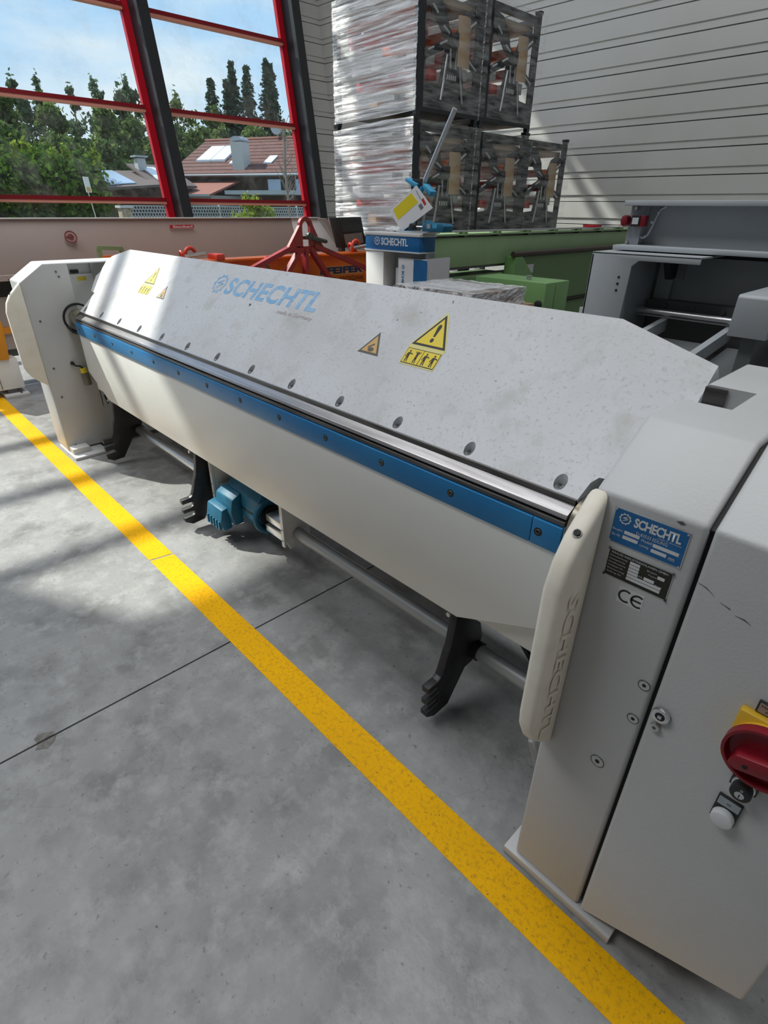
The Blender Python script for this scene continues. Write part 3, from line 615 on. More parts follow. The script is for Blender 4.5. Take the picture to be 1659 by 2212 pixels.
# main switch
ms = face(fm, 'main_switch', -.042, .070, .776, .888, M_swyel, (0, .018), .004); ms['label'] = 'red and yellow main switch'
MB().tube((.014, Y0-.018, .832), (.014, Y0-.030, .832), .056, 36).build('switch_collar', M_swyel, ms, bevel=.002)
kb = MB(); N = 40; c0 = (.014, .832)
prof = [(.058, .028), (.058, .046), (.053, .046), (.049, .033), (0.0, .033)]
vs = []; fs = []
for (r_, d_) in prof:
    vs += [(c0[0]+r_*math.cos(2*math.pi*i/N), Y0-d_, c0[1]+r_*math.sin(2*math.pi*i/N)) for i in range(N)]
for j in range(len(prof)-1):
    fs += [(j*N+i, j*N+(i+1) % N, (j+1)*N+(i+1) % N, (j+1)*N+i) for i in range(N)]
kb.add(vs, fs).build('switch_knob', M_red, ms, smooth=True)
MB().prism([(-.026, .808), (-.014, .802), (.058, .824), (.062, .842), (.052, .852), (-.020, .832)], 'y', Y0-.060, Y0-.030).build('knob_grip', M_red, ms, bevel=.003)
MB().tube((-.002, Y0-.0600, .819), (-.002, Y0-.0608, .819), .004, 12).build('knob_hole', M_black, ms)
sg = face(fm, 'switch_sign', -.024, .060, .889, .912, M_rubber, (0, .006), .001)
face(sg, 'sign_field', -.021, .058, .891, .910, M_brown, (.005, .0066))
text('sign_lettering', 'HAUPTSCHALTER', M_ink, sg, (-.018, Y0-.0066, .903), XD, ZD, .072, .005)
text('sign_lettering', 'MAIN SWITCH', M_ink, sg, (-.010, Y0-.0066, .8945), XD, ZD, .052, .0045)
# key switch
ks = face(fm, 'key_switch', -.012, .030, .716, .768, M_rubber, (0, .006), .001)
face(ks, 'sign_field', -.008, .028, .749, .765, M_zinc, (.005, .0066))
MB().tube((.009, Y0-.006, .732), (.009, Y0-.016, .732), .0185, 26).build('key_ring', M_chrome, ks, bevel=.002)
MB().tube((.009, Y0-.016, .732), (.009, Y0-.034, .732), .0165, 26).build('key_barrel', M_rubber, ks, bevel=.002)
MB().tube((.009, Y0-.034, .730), (.009, Y0-.0348, .730), .0075, 16).build('key_disc', M_alu, ks)
MB().box(.0082, .0098, Y0-.0354, Y0-.0346, .724, .732).build('key_slot', M_black, ks)
text('position_mark', '0', M_wprint, ks, (.0075, Y0-.0342, .7395), XD, ZD, .004, .005)
pb = face(fm, 'push_button', -.017, .023, .618, .679, M_rubber, (0, .006), .001)
face(pb, 'sign_field', -.0145, .0205, .657, .6765, M_zinc, (.005, .0066))
text('sign_lettering', 'EIN', M_ink, pb, (.000, Y0-.0066, .6645), XD, ZD, .006, .004)
MB().tube((.003, Y0-.006, .637), (.003, Y0-.024, .637), .0185, 28).build('button_cap', M_wprint, pb, bevel=.004)

# scratches on the cabinet
for pts in ([(-.165, 1.069), (-.150, 1.066), (-.135, 1.056), (-.150, 1.0645)], [(-.125, 1.050), (-.108, 1.046), (-.109, 1.0445)], [(-.100, 1.0385), (-.085, 1.0385), (-.075, 1.033), (-.085, 1.0365)]):
    MB().prism(pts, 'y', Y0-.0006, Y0).build('paint_scratch', M_dsteel, cc)
MB().prism([(-.222, 1.1605), (-.214, 1.163), (-.208, 1.160), (-.214, 1.157)], 'y', Y0-.0012, Y0+.001).build('paint_chip', M_dsteel, rc)

# ================================================================== things behind the machine
# ---- spreader beam with red lifting frame
XB = -4.85
sb_ = thing('spreader_beam', 'orange lifting spreader beam with dark red triangular lifting frame behind the folding machine', 'lifting beam', (XB, 3.0, 0))
MB().box(XB-.05, XB+.05, 1.72, 4.5, .86, 1.175).build('beam_web', M_orange, sb_, bevel=.004)
MB().box(XB-.09, XB+.09, 1.72, 4.5, 1.175, 1.195).build('beam_flange', M_orange, sb_, bevel=.003)
MB().box(XB-.09, XB+.09, 1.72, 4.5, .84, .86).build('beam_flange', M_orange, sb_, bevel=.003)
for y in (2.0, 4.3):
    MB().box(XB-.16, XB+.16, y-.05, y+.05, 0, .842).build('trestle', M_dsteel, sb_)
XG = -4.66
k = 4.66/3.2
def g2(y, z): return (y*k, 1.6-(1.6-z)*k)
arch = [g2(2.194, 1.375), g2(2.290, 1.50)]
arch += [(g2(2.341, 1.50)[0] + .078*math.cos(t), g2(2.341, 1.493)[1] + .082*math.sin(t)) for t in np.linspace(math.pi*.86, math.pi*.14, 10)]
arch += [g2(2.395, 1.50), g2(2.44, 1.42), g2(2.475, 1.375)]
inner = [(g2(2.341, 1.493)[0] + .046*math.cos(t), g2(2.341, 1.493)[1] + .048*math.sin(t)) for t in np.linspace(0, math.pi, 9)]
cy0 = g2(2.341, 1.4)[0]
lug = MB()
la = [(arch[0][0], arch[0][1])] + arch[1:12] + arch[12:]
hole = [(cy0-.046, g2(0, 1.40)[1])] + inner[::-1] + [(cy0+.046, g2(0, 1.40)[1])]
# lug as two cheeks and a bow so that the eye stays open
half = len(arch)//2
L_ = arch[:half+1] + [(cy0, inner[4][1])] + [q for q in inner[5:]] + [(cy0-.046, g2(0, 1.375)[1])]
R_ = arch[half:] + [(cy0+.046, g2(0, 1.375)[1])] + [q for q in inner[:5]]
lug.prism(L_, 'x', XG-.02, XG+.02); lug.prism(R_, 'x', XG-.02, XG+.02)
lug.box(XG-.02, XG+.02, arch[0][0], arch[-1][0], g2(0, 1.345)[1], g2(0, 1.380)[1])
lug.build('lifting_eye', M_dred, sb_)
for (a, b) in (((2.25, 1.385), (1.90, 1.255)), ((2.30, 1.37), (2.15, 1.19)), ((2.335, 1.37), (2.33, 1.15)), ((2.37, 1.37), (2.56, 1.14)), ((2.40, 1.385), (2.93, 1.20))):
    (ya, za), (yb_, zb) = g2(*a), g2(*b)
    d = Vector((0, yb_-ya, zb-za)).normalized()*.12
    MB().bar((XG, ya, za), (XG-.02, yb_+d.y, zb+d.z), .04, .062, (1, 0, 0)).build('frame_strut', M_dred, sb_)
sh = MB(); c = g2(2.37, 1.425)
sh.path([(XG-.06, c[0]-.03, c[1]+.012), (XG+.02, c[0]+.01, c[1]+.012)], .024, 12)
shk = sh.build('shackle', mat('shackle_iron', (0.09, 0.09, 0.085), .4, .6), sb_, smooth=True)
MB().path([(XG+.03, c[0]-.02, c[1]+.02), (XG+.04, c[0]+.06, c[1]-.005), (XG+.035, c[0]+.14, c[1]-.022), (XG+.01, c[0]+.19, c[1]-.03), (XG-.03, c[0]+.185, c[1]-.028), (XG-.05, c[0]+.13, c[1]-.012), (XG-.055, c[0]+.02, c[1]+.015)], .019, 10).build('shackle_bow', shk.data.materials[0], shk, smooth=True)
MB().tube((XG+.02, c[0]-.02, c[1]+.02), (XG+.055, c[0]-.02, c[1]+.02), .034, 18).build('shackle_nut', shk.data.materials[0], shk, bevel=.004)
MB().box(XB+.0505, XB+.0515, 3.66, 4.26, .985, 1.075).build('sign_field', mat('pale_orange_print', (0.62, 0.22, 0.08), .5), sb_)
text('maker_lettering', 'PFEIFER', mat('navy_print', (0.015, 0.03, 0.10), .5), sb_, (XB+.052, 3.67, 1.0), (0, 1, 0), (0, 0, 1), .58, .066, bold=.05)
text('trade_lettering', 'SEIL- UND HEBETECHNIK', M_ink, sb_, (XB+.052, 3.62, .925), (0, 1, 0), (0, 0, 1), .64, .042)
# load hooks and chain on the beam
def load_hook(y, name_mat, scl=1.0):
    mb = MB(); z = 1.195
    mb.torus((XB, y, z+.05*scl), (1, 0, 0), .045*scl, .016*scl, 18, 8, R(-30), R(230))
    h = mb.build('load_hook', name_mat, sb_, smooth=True)
    MB().torus((XB+.03, y-.09*scl, z+.04*scl), (.2, 1, .3), .035*scl, .012*scl, 16, 8).build('hook_link', M_rustred, h, smooth=True)
    MB().tube((XB+.02, y-.09*scl, z+.03*scl), (XB+.02, y+.13*scl, z+.05*scl), .015*scl, 10).build('hook_shank', M_alu, h, smooth=True)
load_hook(2.33, M_rustred); load_hook(4.2, M_rustred, 1.1)
MB().box(XB-.08, XB+.10, 2.52, 2.60, 1.19, 1.24).build('hook_block', M_rustred, sb_, bevel=.01)
for i in range(6):
    MB().torus((XB+.11, 3.02+.004*(i % 2), 1.12-.035*i), (1, 0, 0) if i % 2 else (0, 1, 0), .018, .006, 14, 6).build('chain_link', M_dsteel, sb_, smooth=True)
MB().torus((XB+.11, 3.02, 1.17), (1, .3, 0), .03, .011, 16, 8).build('chain_hook', M_rustred, sb_, smooth=True)
hf = MB(); ya, yb_ = 1.60, 1.76
hf.bar((XB, ya, 1.19), (XB, ya-.01, 1.315), .03, .03, (1, 0, 0)); hf.bar((XB, yb_+.02, 1.19), (XB, yb_, 1.305), .03, .03, (1, 0, 0)); hf.bar((XB, ya-.02, 1.315), (XB, yb_+.01, 1.305), .035, .028, (0, 0, 1))
hf.build('end_handle', mat('handle_olive', (0.22, 0.26, 0.12), .5), sb_)
MB().box(XB-.03, XB+.03, 1.60, 1.74, 1.10, 1.262).build('end_block', M_orange, sb_, bevel=.005)

# ---- second folding machine in front of the glass, running across
lm = thing('folding_machine', 'long folding machine with shade-tinted front board standing along the glass front', 'machine', (-6.3, 2.8, 0))
bd = MB().hexa([(-6.18, .80, 1.045), (-6.18, 4.42, 1.045), (-6.23, 4.42, 1.045), (-6.23, .80, 1.045), (-6.33, .80, 1.485), (-6.33, 4.42, 1.485), (-6.38, 4.42, 1.485), (-6.38, .80, 1.485)]).build('front_board', M_brown, lm, bevel=.003)  # brown stands for shade and orange reflected light painted into the board
MB().hexa([(-6.18, 4.425, 1.045), (-6.18, 5.12, 1.045), (-6.24, 5.12, 1.045), (-6.24, 4.425, 1.045), (-6.33, 4.425, 1.485), (-6.33, 4.83, 1.485), (-6.39, 4.83, 1.485), (-6.39, 4.425, 1.485)]).build('end_board', M_glossw, lm, bevel=.003)
MB().hexa([(-6.16, 5.13, 1.045), (-6.16, 5.18, 1.045), (-6.6, 5.22, 1.045), (-6.6, 5.17, 1.045), (-6.31, 4.90, 1.48), (-6.31, 4.97, 1.48), (-6.7, 5.0, 1.48), (-6.7, 4.95, 1.48)]).build('end_strip', M_brown, lm)
MB().box(-6.42, -6.30, .80, 4.85, 1.484, 1.492).build('top_edge', M_glossw, lm)
t_ = MB().box(-6.279, -6.269, 2.83, 3.10, 1.392, 1.424).build('red_label', M_label, lm); t_.rotation_euler = (0, 0, 0)
text('label_lettering', 'Stockerl', M_wprint, lm, (-6.268, 2.86, 1.396), (0, 1, 0), (0, 0, 1), .22, .024, bold=.02)
em_ = mat('faded_emblem', (0.50, 0.36, 0.34), .5)
mbx = MB(); mbx.torus((-6.232, 1.82, 1.335), (.96, 0, .3), .05, .006, 20, 6); mbx.box(-6.236, -6.226, 1.78, 1.85, 1.33, 1.34); mbx.torus((-6.232, 1.82, 1.335), (.96, 0, .3), .022, .006, 14, 6)
mbx.build('round_emblem', mat('emblem_dark', (0.20, 0.05, 0.05), .5), lm)
MB().tube((-6.24, 1.82, 1.335), (-6.236, 1.82, 1.336), .05, 20).build('emblem_field', em_, lm)
MB().box(-6.18, -6.10, .80, 5.0, 1.0, 1.045).build('scale_rail', mat('spotted_rail', (0.42, 0.34, 0.31), .5, noise=[(30, 2, (0.1, 0.03, 0.03), .6, .65)]), lm)
MB().box(-6.5, -6.2, .9, 5.0, .86, 1.0).build('clamping_gap', M_black, lm)
MB().box(-6.40, -6.22, .95, 5.0, .40, .86).build('bending_beam', mat('shade_grey', (0.40, 0.37, 0.35), .5), lm)
MB().box(-6.7, -6.4, .6, 5.0, .30, 1.0).build('machine_body', M_greyd, lm)
lb_ = MB().box(-6.45, -6.08, .50, 1.05, .07, .345).build('machine_base', M_white, lm, bevel=.004)
MB().box(-6.079, -6.076, .86, .866, .08, .335).build('base_seam', M_dsteel, lb_)
MB().prism([(.60, .345), (.99, .345), (1.02, .64), (1.0, .78), (.60, .80)], 'x', -6.42, -6.06).build('side_guard', mat('signal_orange', (0.75, 0.30, 0.012), .45), lm, bevel=.006)
MB().box(-6.22, -6.195, 1.02, 5.0, .545, .60).build('guide_rail', mat('signal_orange_rail', (0.75, 0.30, 0.012), .45), lm)
MB().box(-6.42, -6.02, .86, 1.06, 0, .03).build('foot_plate', M_frame, lm, bevel=.003)
MB().box(-6.30, -6.10, .90, 1.02, .03, .072).build('foot_block', M_dsteel, lm)
MB().tube((-6.05, 1.0, .03), (-6.05, 1.0, .075), .009, 8).build('foot_screw', M_dsteel, lm)
MB().box(-6.6, -6.2, 4.7, 5.1, 0, 1.0).build('machine_base', M_white, lm)

# ---- operator terminal
ot = thing('control_terminal', 'black operator terminal with screen on a stand beside the wrapped racks', 'terminal', (-5.15, 4.25, 0))
kx = 5.10/5.6
tp_ = lambda y, z: (y*kx, 1.6-(1.6-z)*kx)
q = [tp_(4.50, 1.500), tp_(4.92, 1.508), tp_(5.0, 1.215), tp_(4.60, 1.18)]
MB().prism(q, 'x', -5.17, -5.08).build('terminal_housing', M_rubber, ot, bevel=.006)
def inset(s0, s1, t0, t1, x):
    f = lambda s, t: tuple((q[0][i]*(1-s)+q[1][i]*s)*(1-t) + (q[3][i]*(1-s)+q[2][i]*s)*t for i in (0, 1))
    pts = [f(s0, t0), f(s1, t0), f(s1, t1), f(s0, t1)]
    return MB().prism(pts, 'x', x, x+.004)
inset(.18, .92, .10, .50, -5.08).build('screen', M_screen, ot)
inset(.20, .90, .56, .94, -5.08).build('key_panel', M_screen2, ot)
MB().tube((-5.22, 4.30, 0.0), (-5.22, 4.30, 1.40), .03, 12).build('terminal_post', M_dsteel, ot)
MB().box(-5.22, -5.16, 4.25, 4.35, 1.32, 1.40).build('terminal_bracket', M_dsteel, ot)
MB().box(-5.37, -5.07, 4.15, 4.45, 0, .02).build('terminal_foot', M_dsteel, ot)

# ---- stacking racks wrapped in film
def make_rack():
    r = thing('stacking_rack', 'rack', 'rack', (0, 0, 0), 'film-wrapped anthracite stacking racks')
    L, Wd, H = 1.22, .95, 1.045
    for x in (0, -L+.05):
        for y in (.025, Wd-.025):
            MB().box(x-.05, x, y-.025, y+.025, 0, H).build('post', M_rack, r, local=True)
            MB().prism([(y-.022, H), (y+.022, H), (y+.032, H+.03), (y-.032, H+.03)], 'x', x-.06, x+.01).build('stacking_cup', M_rack, r, local=True)
    MB().box(-.045, -.005, .05, Wd-.05, .96, 1.02).build('top_beam', M_rack, r, local=True)
    MB().box(-L, -L+.04, .05, Wd-.05, .96, 1.02).build('top_beam', M_rack, r, local=True)
    for y in (.005, Wd-.045): MB().box(-L+.05, -.05, y, y+.04, .96, 1.02).build('side_beam', M_rack, r, local=True)
    MB().box(-L+.05, -.02, .05, Wd-.05, .05, .10).build('base_shelf', M_rack, r, local=True)
    MB().prism([(.05, .03), (.90, .03), (.90, .25), (.68, .27), (.585, .60), (.405, .60), (.31, .27), (.05, .25)], 'x', -.012, 0).build('end_plate', M_rack, r, local=True)
    MB().box(-.012, 0, .05, .11, .25, .96).build('edge_plate', M_rack, r, local=True)
    MB().box(-.012, 0, .83, .90, .25, .96).build('edge_plate', M_rack, r, local=True)
    arms = (((.08, .93), (.44, .63), .10), ((.08, .46), (.44, .60), .07), ((.88, .84), (.54, .62), .06), ((.88, .42), (.53, .60), .07))
    for a, b, w in arms:
        MB().bar((-.006, *a), (-.006, *b), w, .012, (1, 0, 0)).build('cross_arm', M_rack, r, local=True)
    MB().prism([(.10, .90), (.16, .96), (.30, .93), (.42, .80), (.46, .66), (.36, .66), (.20, .80)], 'x', -.03, -.02).build('cover_plate', M_rack, r, local=True)
    MB().prism([(.86, .86), (.78, .90), (.64, .84), (.56, .70), (.60, .66), (.72, .76), (.86, .78)], 'x', -.03, -.02).build('cover_plate', M_rack, r, local=True)
    MB().tube((-.05, .49, .62), (.05, .49, .62), .055, 16).build('hub', M_rubber, r, local=True)
    for a, b in (((.17, .83), (.24, .78)), ((.33, .70), (.41, .66)), ((.12, .50), (.20, .53)), ((.28, .56), (.38, .60)), ((.66, .52), (.84, .43)), ((.60, .68), (.80, .80)), ((.36, .30), (.40, .50)), ((.62, .30), (.58, .50)), ((.33, .14), (.37, .32)), ((.66, .14), (.61, .34)), ((.45, .40), (.44, .55)), ((.53, .40), (.54, .55))):
        MB().tube((.012, *a), (.012, *b), .011, 8).build('clamp_rod', M_alu, r, local=True)
    for i in range(5): MB().box(.0, .003, .42+.03*i, .432+.03*i, .315, .355).build('slot_mark', M_wprint, r, local=True)
    fl_ = MB(); n = 8; w0, w1 = .52, .70
    for i in range(n):
        ya, yb_ = w0+(w1-w0)*i/n, w0+(w1-w0)*(i+1)/n; xa, xb = .075-.03*((i/n-.5)*2)**2, .075-.03*(((i+1)/n-.5)*2)**2
        fl_.hexa([(xa, ya, .42), (xb, yb_, .42), (xb-.006, yb_, .42), (xa-.006, ya, .42), (xa, ya-.02, .80), (xb, yb_-.02, .80), (xb-.006, yb_-.02, .80), (xa-.006, ya-.02, .80)])
    fl_.build('cardboard_flap', M_card, r, local=True)
    # load: long packed profiles along x
    ld = ((.12, .20, .62, .74, M_rackred), (.16, .30, .42, .50, M_glossw), (.30, .40, .76, .86, M_glossw), (.22, .34, .30, .38, M_rackred), (.60, .72, .66, .74, M_rackor), (.10, .20, .78, .84, M_rackor), (.66, .80, .34, .44, M_glossw), (.40, .60, .12, .22, M_card), (.70, .84, .50, .58, M_rackred))
    for y0, y1, z0, z1, m in ld:
        MB().box(-L+.10, -.06, y0, y1, z0, z1).build('packed_profile', m, r, bevel=.006, local=True)
    MB().box(-L+.06, -.05, .06, Wd-.06, .10, .115).build('wooden_board', M_wood, r, local=True)
    MB().box(-L+.06, -.05, .08, Wd-.08, .885, .935).build('top_carton', M_card, r, local=True)
    # film: creased sheet on the long side, thinner sheets on the end and on top
    def sheet(u0, u1, v0, v1, nu, nv, fn, m, amp, nm='stretch_film'):
        g = rng.normal(0, 1, (nv+1, 1))*.7 + np.repeat(rng.normal(0, 1, (nv+1, max(2, nu//4))), 4, axis=1)[:, :nu+1].mean(axis=1, keepdims=True)*0 + rng.normal(0, .45, (nv+1, nu+1))
        vs = [fn(u0+(u1-u0)*i/nu, v0+(v1-v0)*j/nv + .0*i, amp*g[j, i]) for j in range(nv+1) for i in range(nu+1)]
        fs = [(j*(nu+1)+i, j*(nu+1)+i+1, (j+1)*(nu+1)+i+1, (j+1)*(nu+1)+i) for j in range(nv) for i in range(nu)]
        me = bpy.data.meshes.new(nm); me.from_pydata(vs, [], fs); me.materials.append(m); me.polygons.foreach_set('use_smooth', [True]*len(fs))
        o = bpy.data.objects.new(nm, me); COL.objects.link(o); o.parent = r
    sheet(-L-.005, .0, .0, 1.05, 9, 70, lambda u, v, d: (u, -.012+d, min(max(v + .06*(u+L)/L - .03, .005), 1.06)), M_film, .006)
    sheet(.0, Wd, .05, 1.03, 10, 14, lambda u, v, d: (.085+d, u, v), M_film2, .006)
    sheet(-L, .02, 0, Wd, 6, 6, lambda u, v, d: (u, v, 1.045+d), M_film2, .008)
    return r
rk = make_rack()
XK, ZK = -4.47, (.24, 1.32, 2.40)
names = {(2, 0): 'film-wrapped anthracite rack on the upper tier at the corner with the bright creased film',
         (2, 1): 'film-wrapped anthracite rack on the upper tier next to the silver siding',
         (1, 0): 'film-wrapped anthracite rack directly behind the leaning steel rod',
         (1, 1): 'film-wrapped anthracite rack in the middle of the row of three',
         (1, 2): 'film-wrapped anthracite rack at the wall end of the row of three'}
first = True
for tier, n in ((2, 2), (1, 3)):
    for b in range(n):
        o = rk if first else copy_tree(rk); first = False
        o.location = (XK + (0, .01, -.02)[b], 4.64 + .975*b + (.02 if tier == 2 else 0), ZK[tier]); o['label'] = names[(tier, b)]
for b in range(3):     # carrying frames underneath, out of sight behind the green machine
    cf = thing('carrying_frame', 'anthracite steel frame carrying rack column %s' % ('nearest the glass front', 'in the middle', 'nearest the siding')[b], 'frame', (XK, 4.64+.975*b, 0))
    for x in (-.03, -1.19):
        for y in (.03, .92): MB().box(x-.03, x+.03, y-.03, y+.03, 0, 1.318).build('post', M_rack, cf, local=True)
    MB().box(-1.22, 0, 0, .95, .55, .60).build('shelf', M_rack, cf, local=True)
    MB().box(-1.22, 0, 0, .95, 1.27, 1.318).build('top_shelf', M_rack, cf, local=True)

# ---- blue topped display cabinet
dc = thing('display_cabinet', 'white display cabinet with blue maker header and catalogue holder', 'cabinet', (-3.08, 3.2, 0))
MB().box(-3.352, -2.805, 3.0, 3.16, 1.337, 1.432).build('header', M_bluep, dc, bevel=.002)
MB().box(-3.358, -2.799, 2.994, 3.166, 1.330, 1.338).build('header_lip', M_glossw, dc)
MB().box(-3.358, -2.799, 2.994, 3.166, 1.431, 1.452).build('header_top', M_glossw, dc, bevel=.002)
emblem('gear_emblem', M_wprint, dc, (-3.228, 2.9995, 1.395), XD, ZD, .030)
text('maker_lettering', 'SCHECHTL', M_wprint, dc, (-3.185, 2.9995, 1.370), XD, ZD, .27, .048, bold=.03, spacing=.93)
MB().box(-3.35, -3.16, 3.0, 3.16, 0, 1.331).build('side_wall', M_glossw, dc, bevel=.002)
MB().box(-3.16, -2.82, 3.125, 3.16, 0, 1.331).build('back_panel', M_grey, dc)
MB().box(-2.819, -2.80, 3.08, 3.16, 0, 1.331).build('side_wall', M_grey, dc)
MB().box(-3.115, -3.05, 3.085, 3.12, .9, 1.22).build('brochure_stack', M_paper, dc)
MB().box(-3.13, -3.045, 3.072, 3.082, .90, 1.10).build('holder_front', M_clear, dc)
MB().box(-3.13, -2.55, 3.02, 3.12, .85, .899).build('holder_shelf', M_grey, dc)
bk = thing('catalogue_folder', 'white catalogue folder with a blue band standing in the display cabinet', 'folder', (-2.9, 3.06, .9))
MB().box(-3.036, -2.75, 3.03, 3.075, .9, 1.292).build('folder_cover', M_paper, bk, bevel=.002)
MB().box(-2.882, -2.752, 3.0285, 3.031, .9, 1.290).build('folder_band', M_bluep, bk)
emblem('gear_emblem', M_bluep, bk, (-2.985, 3.0295, 1.235), XD, ZD, .016)
text('folder_lettering', 'SCHECHTL', M_bluep, bk, (-2.998, 3.0295, 1.21), (0, 0, -1), XD, .17, .024, bold=.03)
MB().prism([(-2.755, 1.300), (-2.548, 1.325), (-2.548, .9), (-2.60, .9)], 'y', 3.022, 3.028).build('holder_side', M_clear, dc)
# tools on the cabinet
st = thing('lever_tool', 'blue hand seaming tool with long steel rod leaning on the blue cabinet', 'tool', (-2.95, 3.08, 1.452))
MB().tube((-2.908, 3.12, 1.735), (-2.664, 3.12, 2.135), .0155, 14).build('steel_rod', M_alu, st, smooth=True)
MB().tube((-3.02, 3.12, 1.50), (-2.908, 3.12, 1.735), .018, 12).build('rod_socket', M_lblue, st)
MB().hexa([(-3.04, 3.08, 1.765), (-2.935, 3.08, 1.718), (-2.935, 3.14, 1.718), (-3.04, 3.14, 1.765), (-3.035, 3.08, 1.785), (-2.925, 3.08, 1.745), (-2.925, 3.14, 1.745), (-3.035, 3.14, 1.785)]).build('clamp_jaw', M_lblue, st, bevel=.004)
MB().hexa([(-2.875, 3.08, 1.725), (-2.81, 3.08, 1.672), (-2.81, 3.14, 1.672), (-2.875, 3.14, 1.725), (-2.868, 3.08, 1.748), (-2.795, 3.08, 1.70), (-2.795, 3.14, 1.70), (-2.868, 3.14, 1.748)]).build('clamp_jaw', M_lblue, st, bevel=.004)
MB().box(-2.99, -2.90, 3.10, 3.15, 1.735, 1.775).build('jaw_block', M_rubber, st, bevel=.003)
MB().box(-3.06, -2.98, 3.06, 3.14, 1.452, 1.53).build('tool_foot', M_lblue, st, bevel=.004)
pg = thing('price_tag', 'white sheet with a yellow field tied to the lever tool', 'paper', (-2.95, 3.045, 1.46))
def sheetp(pts, y, t): return MB().prism(pts, 'y', y, y+t)
sheetp([(-3.151, 1.584), (-3.022, 1.458), (-2.742, 1.606), (-2.897, 1.736)], 3.045, .002).build('paper_sheet', M_paper, pg)
sheetp([(-3.113, 1.592), (-3.062, 1.531), (-2.874, 1.638), (-2.941, 1.693)], 3.0440, .001).build('yellow_field', M_pyel, pg)
sheetp([(-2.872, 1.618), (-2.845, 1.592), (-2.822, 1.608), (-2.848, 1.634)], 3.0440, .001).build('picture_field', M_greyd, pg)
sheetp([(-2.845, 1.652), (-2.815, 1.618), (-2.80, 1.630), (-2.83, 1.664)], 3.0440, .001).build('picture_field', M_label, pg)
for k in range(4): sheetp([(-2.90+.012*k, 1.705-.013*k), (-2.885+.012*k, 1.692-.013*k), (-2.883+.012*k, 1.694-.013*k), (-2.898+.012*k, 1.707-.013*k)], 3.0440, .001).build('print_line', M_inkw, pg)
cl = thing('hand_tool', 'light blue bench tool with black knob and upright screw on the blue cabinet', 'tool', (-2.86, 3.1, 1.452))
MB().box(-3.03, -2.76, 3.02, 3.15, 1.4525, 1.466).build('tool_plate', M_alu, cl, bevel=.002)
MB().tube((-2.912, 3.02, 1.493), (-2.912, 3.05, 1.493), .021, 20).build('tool_knob', M_rubber, cl, bevel=.004)
MB().tube((-2.912, 3.05, 1.493), (-2.85, 3.08, 1.493), .006, 8).build('knob_spindle', M_alu, cl)
MB().tube((-2.85, 3.08, 1.466), (-2.85, 3.08, 1.57), .009, 10).build('upright_screw', M_alu, cl)
MB().tube((-2.85, 3.08, 1.466), (-2.85, 3.08, 1.478), .020, 12).build('screw_nut', M_alu, cl)
MB().box(-2.89, -2.82, 3.09, 3.14, 1.466, 1.53).build('tool_block', M_lblue, cl, bevel=.004)
bt = MB().prism([(-2.835, 1.466), (-2.65, 1.466), (-2.64, 1.50), (-2.66, 1.515), (-2.815, 1.52), (-2.832, 1.50)], 'y', 3.05, 3.15)
bt = bt.build('blue_case', M_motor, None, bevel=.004); tag(bt, 'dark blue tool case lying behind the bench tool on the cabinet', 'case')
MB().box(-2.79, -2.76, 3.048, 3.051, 1.485, 1.512).build('case_label', M_clear, bt)
MB().box(-2.74, -2.70, 3.048, 3.051, 1.487, 1.514).build('case_label', M_lblue, bt)
rg = MB()
for i in range(5): rg.sphere((-3.24+.035*i, 3.14, 1.466), .024, 8, 6, (1.6, 1.2, .5 + .4*(i % 2)))
rg = rg.build('film_scrap', M_glossw, None, smooth=True); tag(rg, 'crumpled white film lying on top of the blue cabinet', 'film', kind='stuff')

# ---- green machine along the racks
gm = thing('green_machine', 'long pale green sheet metal machine in front of the wrapped racks', 'machine', (-3.6, 5.4, 0))
MB().box(-3.75, -3.40, 3.75, 7.8, 1.145, 1.385).build('upper_beam', M_green, gm, bevel=.004)
MB().box(-3.78, -3.38, 3.75, 7.8, 1.40, 1.412).build('top_rail', M_green, gm)
MB().box(-3.46, -3.42, 3.75, 7.8, 1.422, 1.438).build('guide_rail', M_alu, gm)
for i in range(8):
    y = 4.2+.5*i
    MB().box(-3.50, -3.395, y, y+.05, 1.384, 1.425).build('rail_bracket', M_oliv, gm)
MB().box(-3.73, -3.43, 3.75, 7.8, 1.384, 1.402).build('beam_gap', M_dsteel, gm)
MB().box(-3.70, -3.41, 3.75, 7.8, 1.125, 1.146).build('blade_line', M_dsteel, gm)
MB().box(-3.75, -3.42, 3.75, 4.95, 1.035, 1.062).build('lower_rail', M_green, gm)
MB().box(-3.75, -3.36, 3.75, 7.8, .86, 1.034).build('table_beam', M_oliv, gm)
MB().prism([(4.87, 1.20), (7.6, 1.20), (7.6, .20), (5.3, .20), (5.25, .95)], 'x', -3.36, -3.30).build('front_panel', M_oliv, gm)
MB().prism([(4.86, 1.205), (4.98, 1.205), (5.25, .98), (5.22, .92), (4.86, .95)], 'x', -3.40, -3.28).build('panel_cheek', M_greend, gm)
MB().tube((-3.30, 4.84, 1.228), (-3.30, 7.7, 1.228), .026, 14).build('hand_rail', mat('brown_tube', (0.06, 0.045, 0.035), .4, .4), gm, smooth=True)
MB().box(-3.29, -3.285, 5.05, 5.20, 1.05, 1.13).build('type_plate', M_alu, gm)
for z in (.74, .71): MB().box(-3.30, -3.285, 5.6, 7.6, z, z+.012).build('front_groove', M_black, gm)
MB().box(-3.8, -3.4, 3.8, 4.3, 0, .9).build('machine_base', M_oliv, gm)
MB().box(-3.8, -3.4, 7.0, 7.6, 0, .9).build('machine_base', M_oliv, gm)
MB().box(-3.50, -3.36, 6.45, 6.62, 1.438, 1.462).build('red_label', M_label, gm)
gc = thing('switch_cabinet', 'green switch cabinet with black knob in front of the green machine', 'cabinet', (-2.4, 3.62, 0))
yk = 3.5/3.3; zc = lambda z: 1.6-(1.6-z)*yk
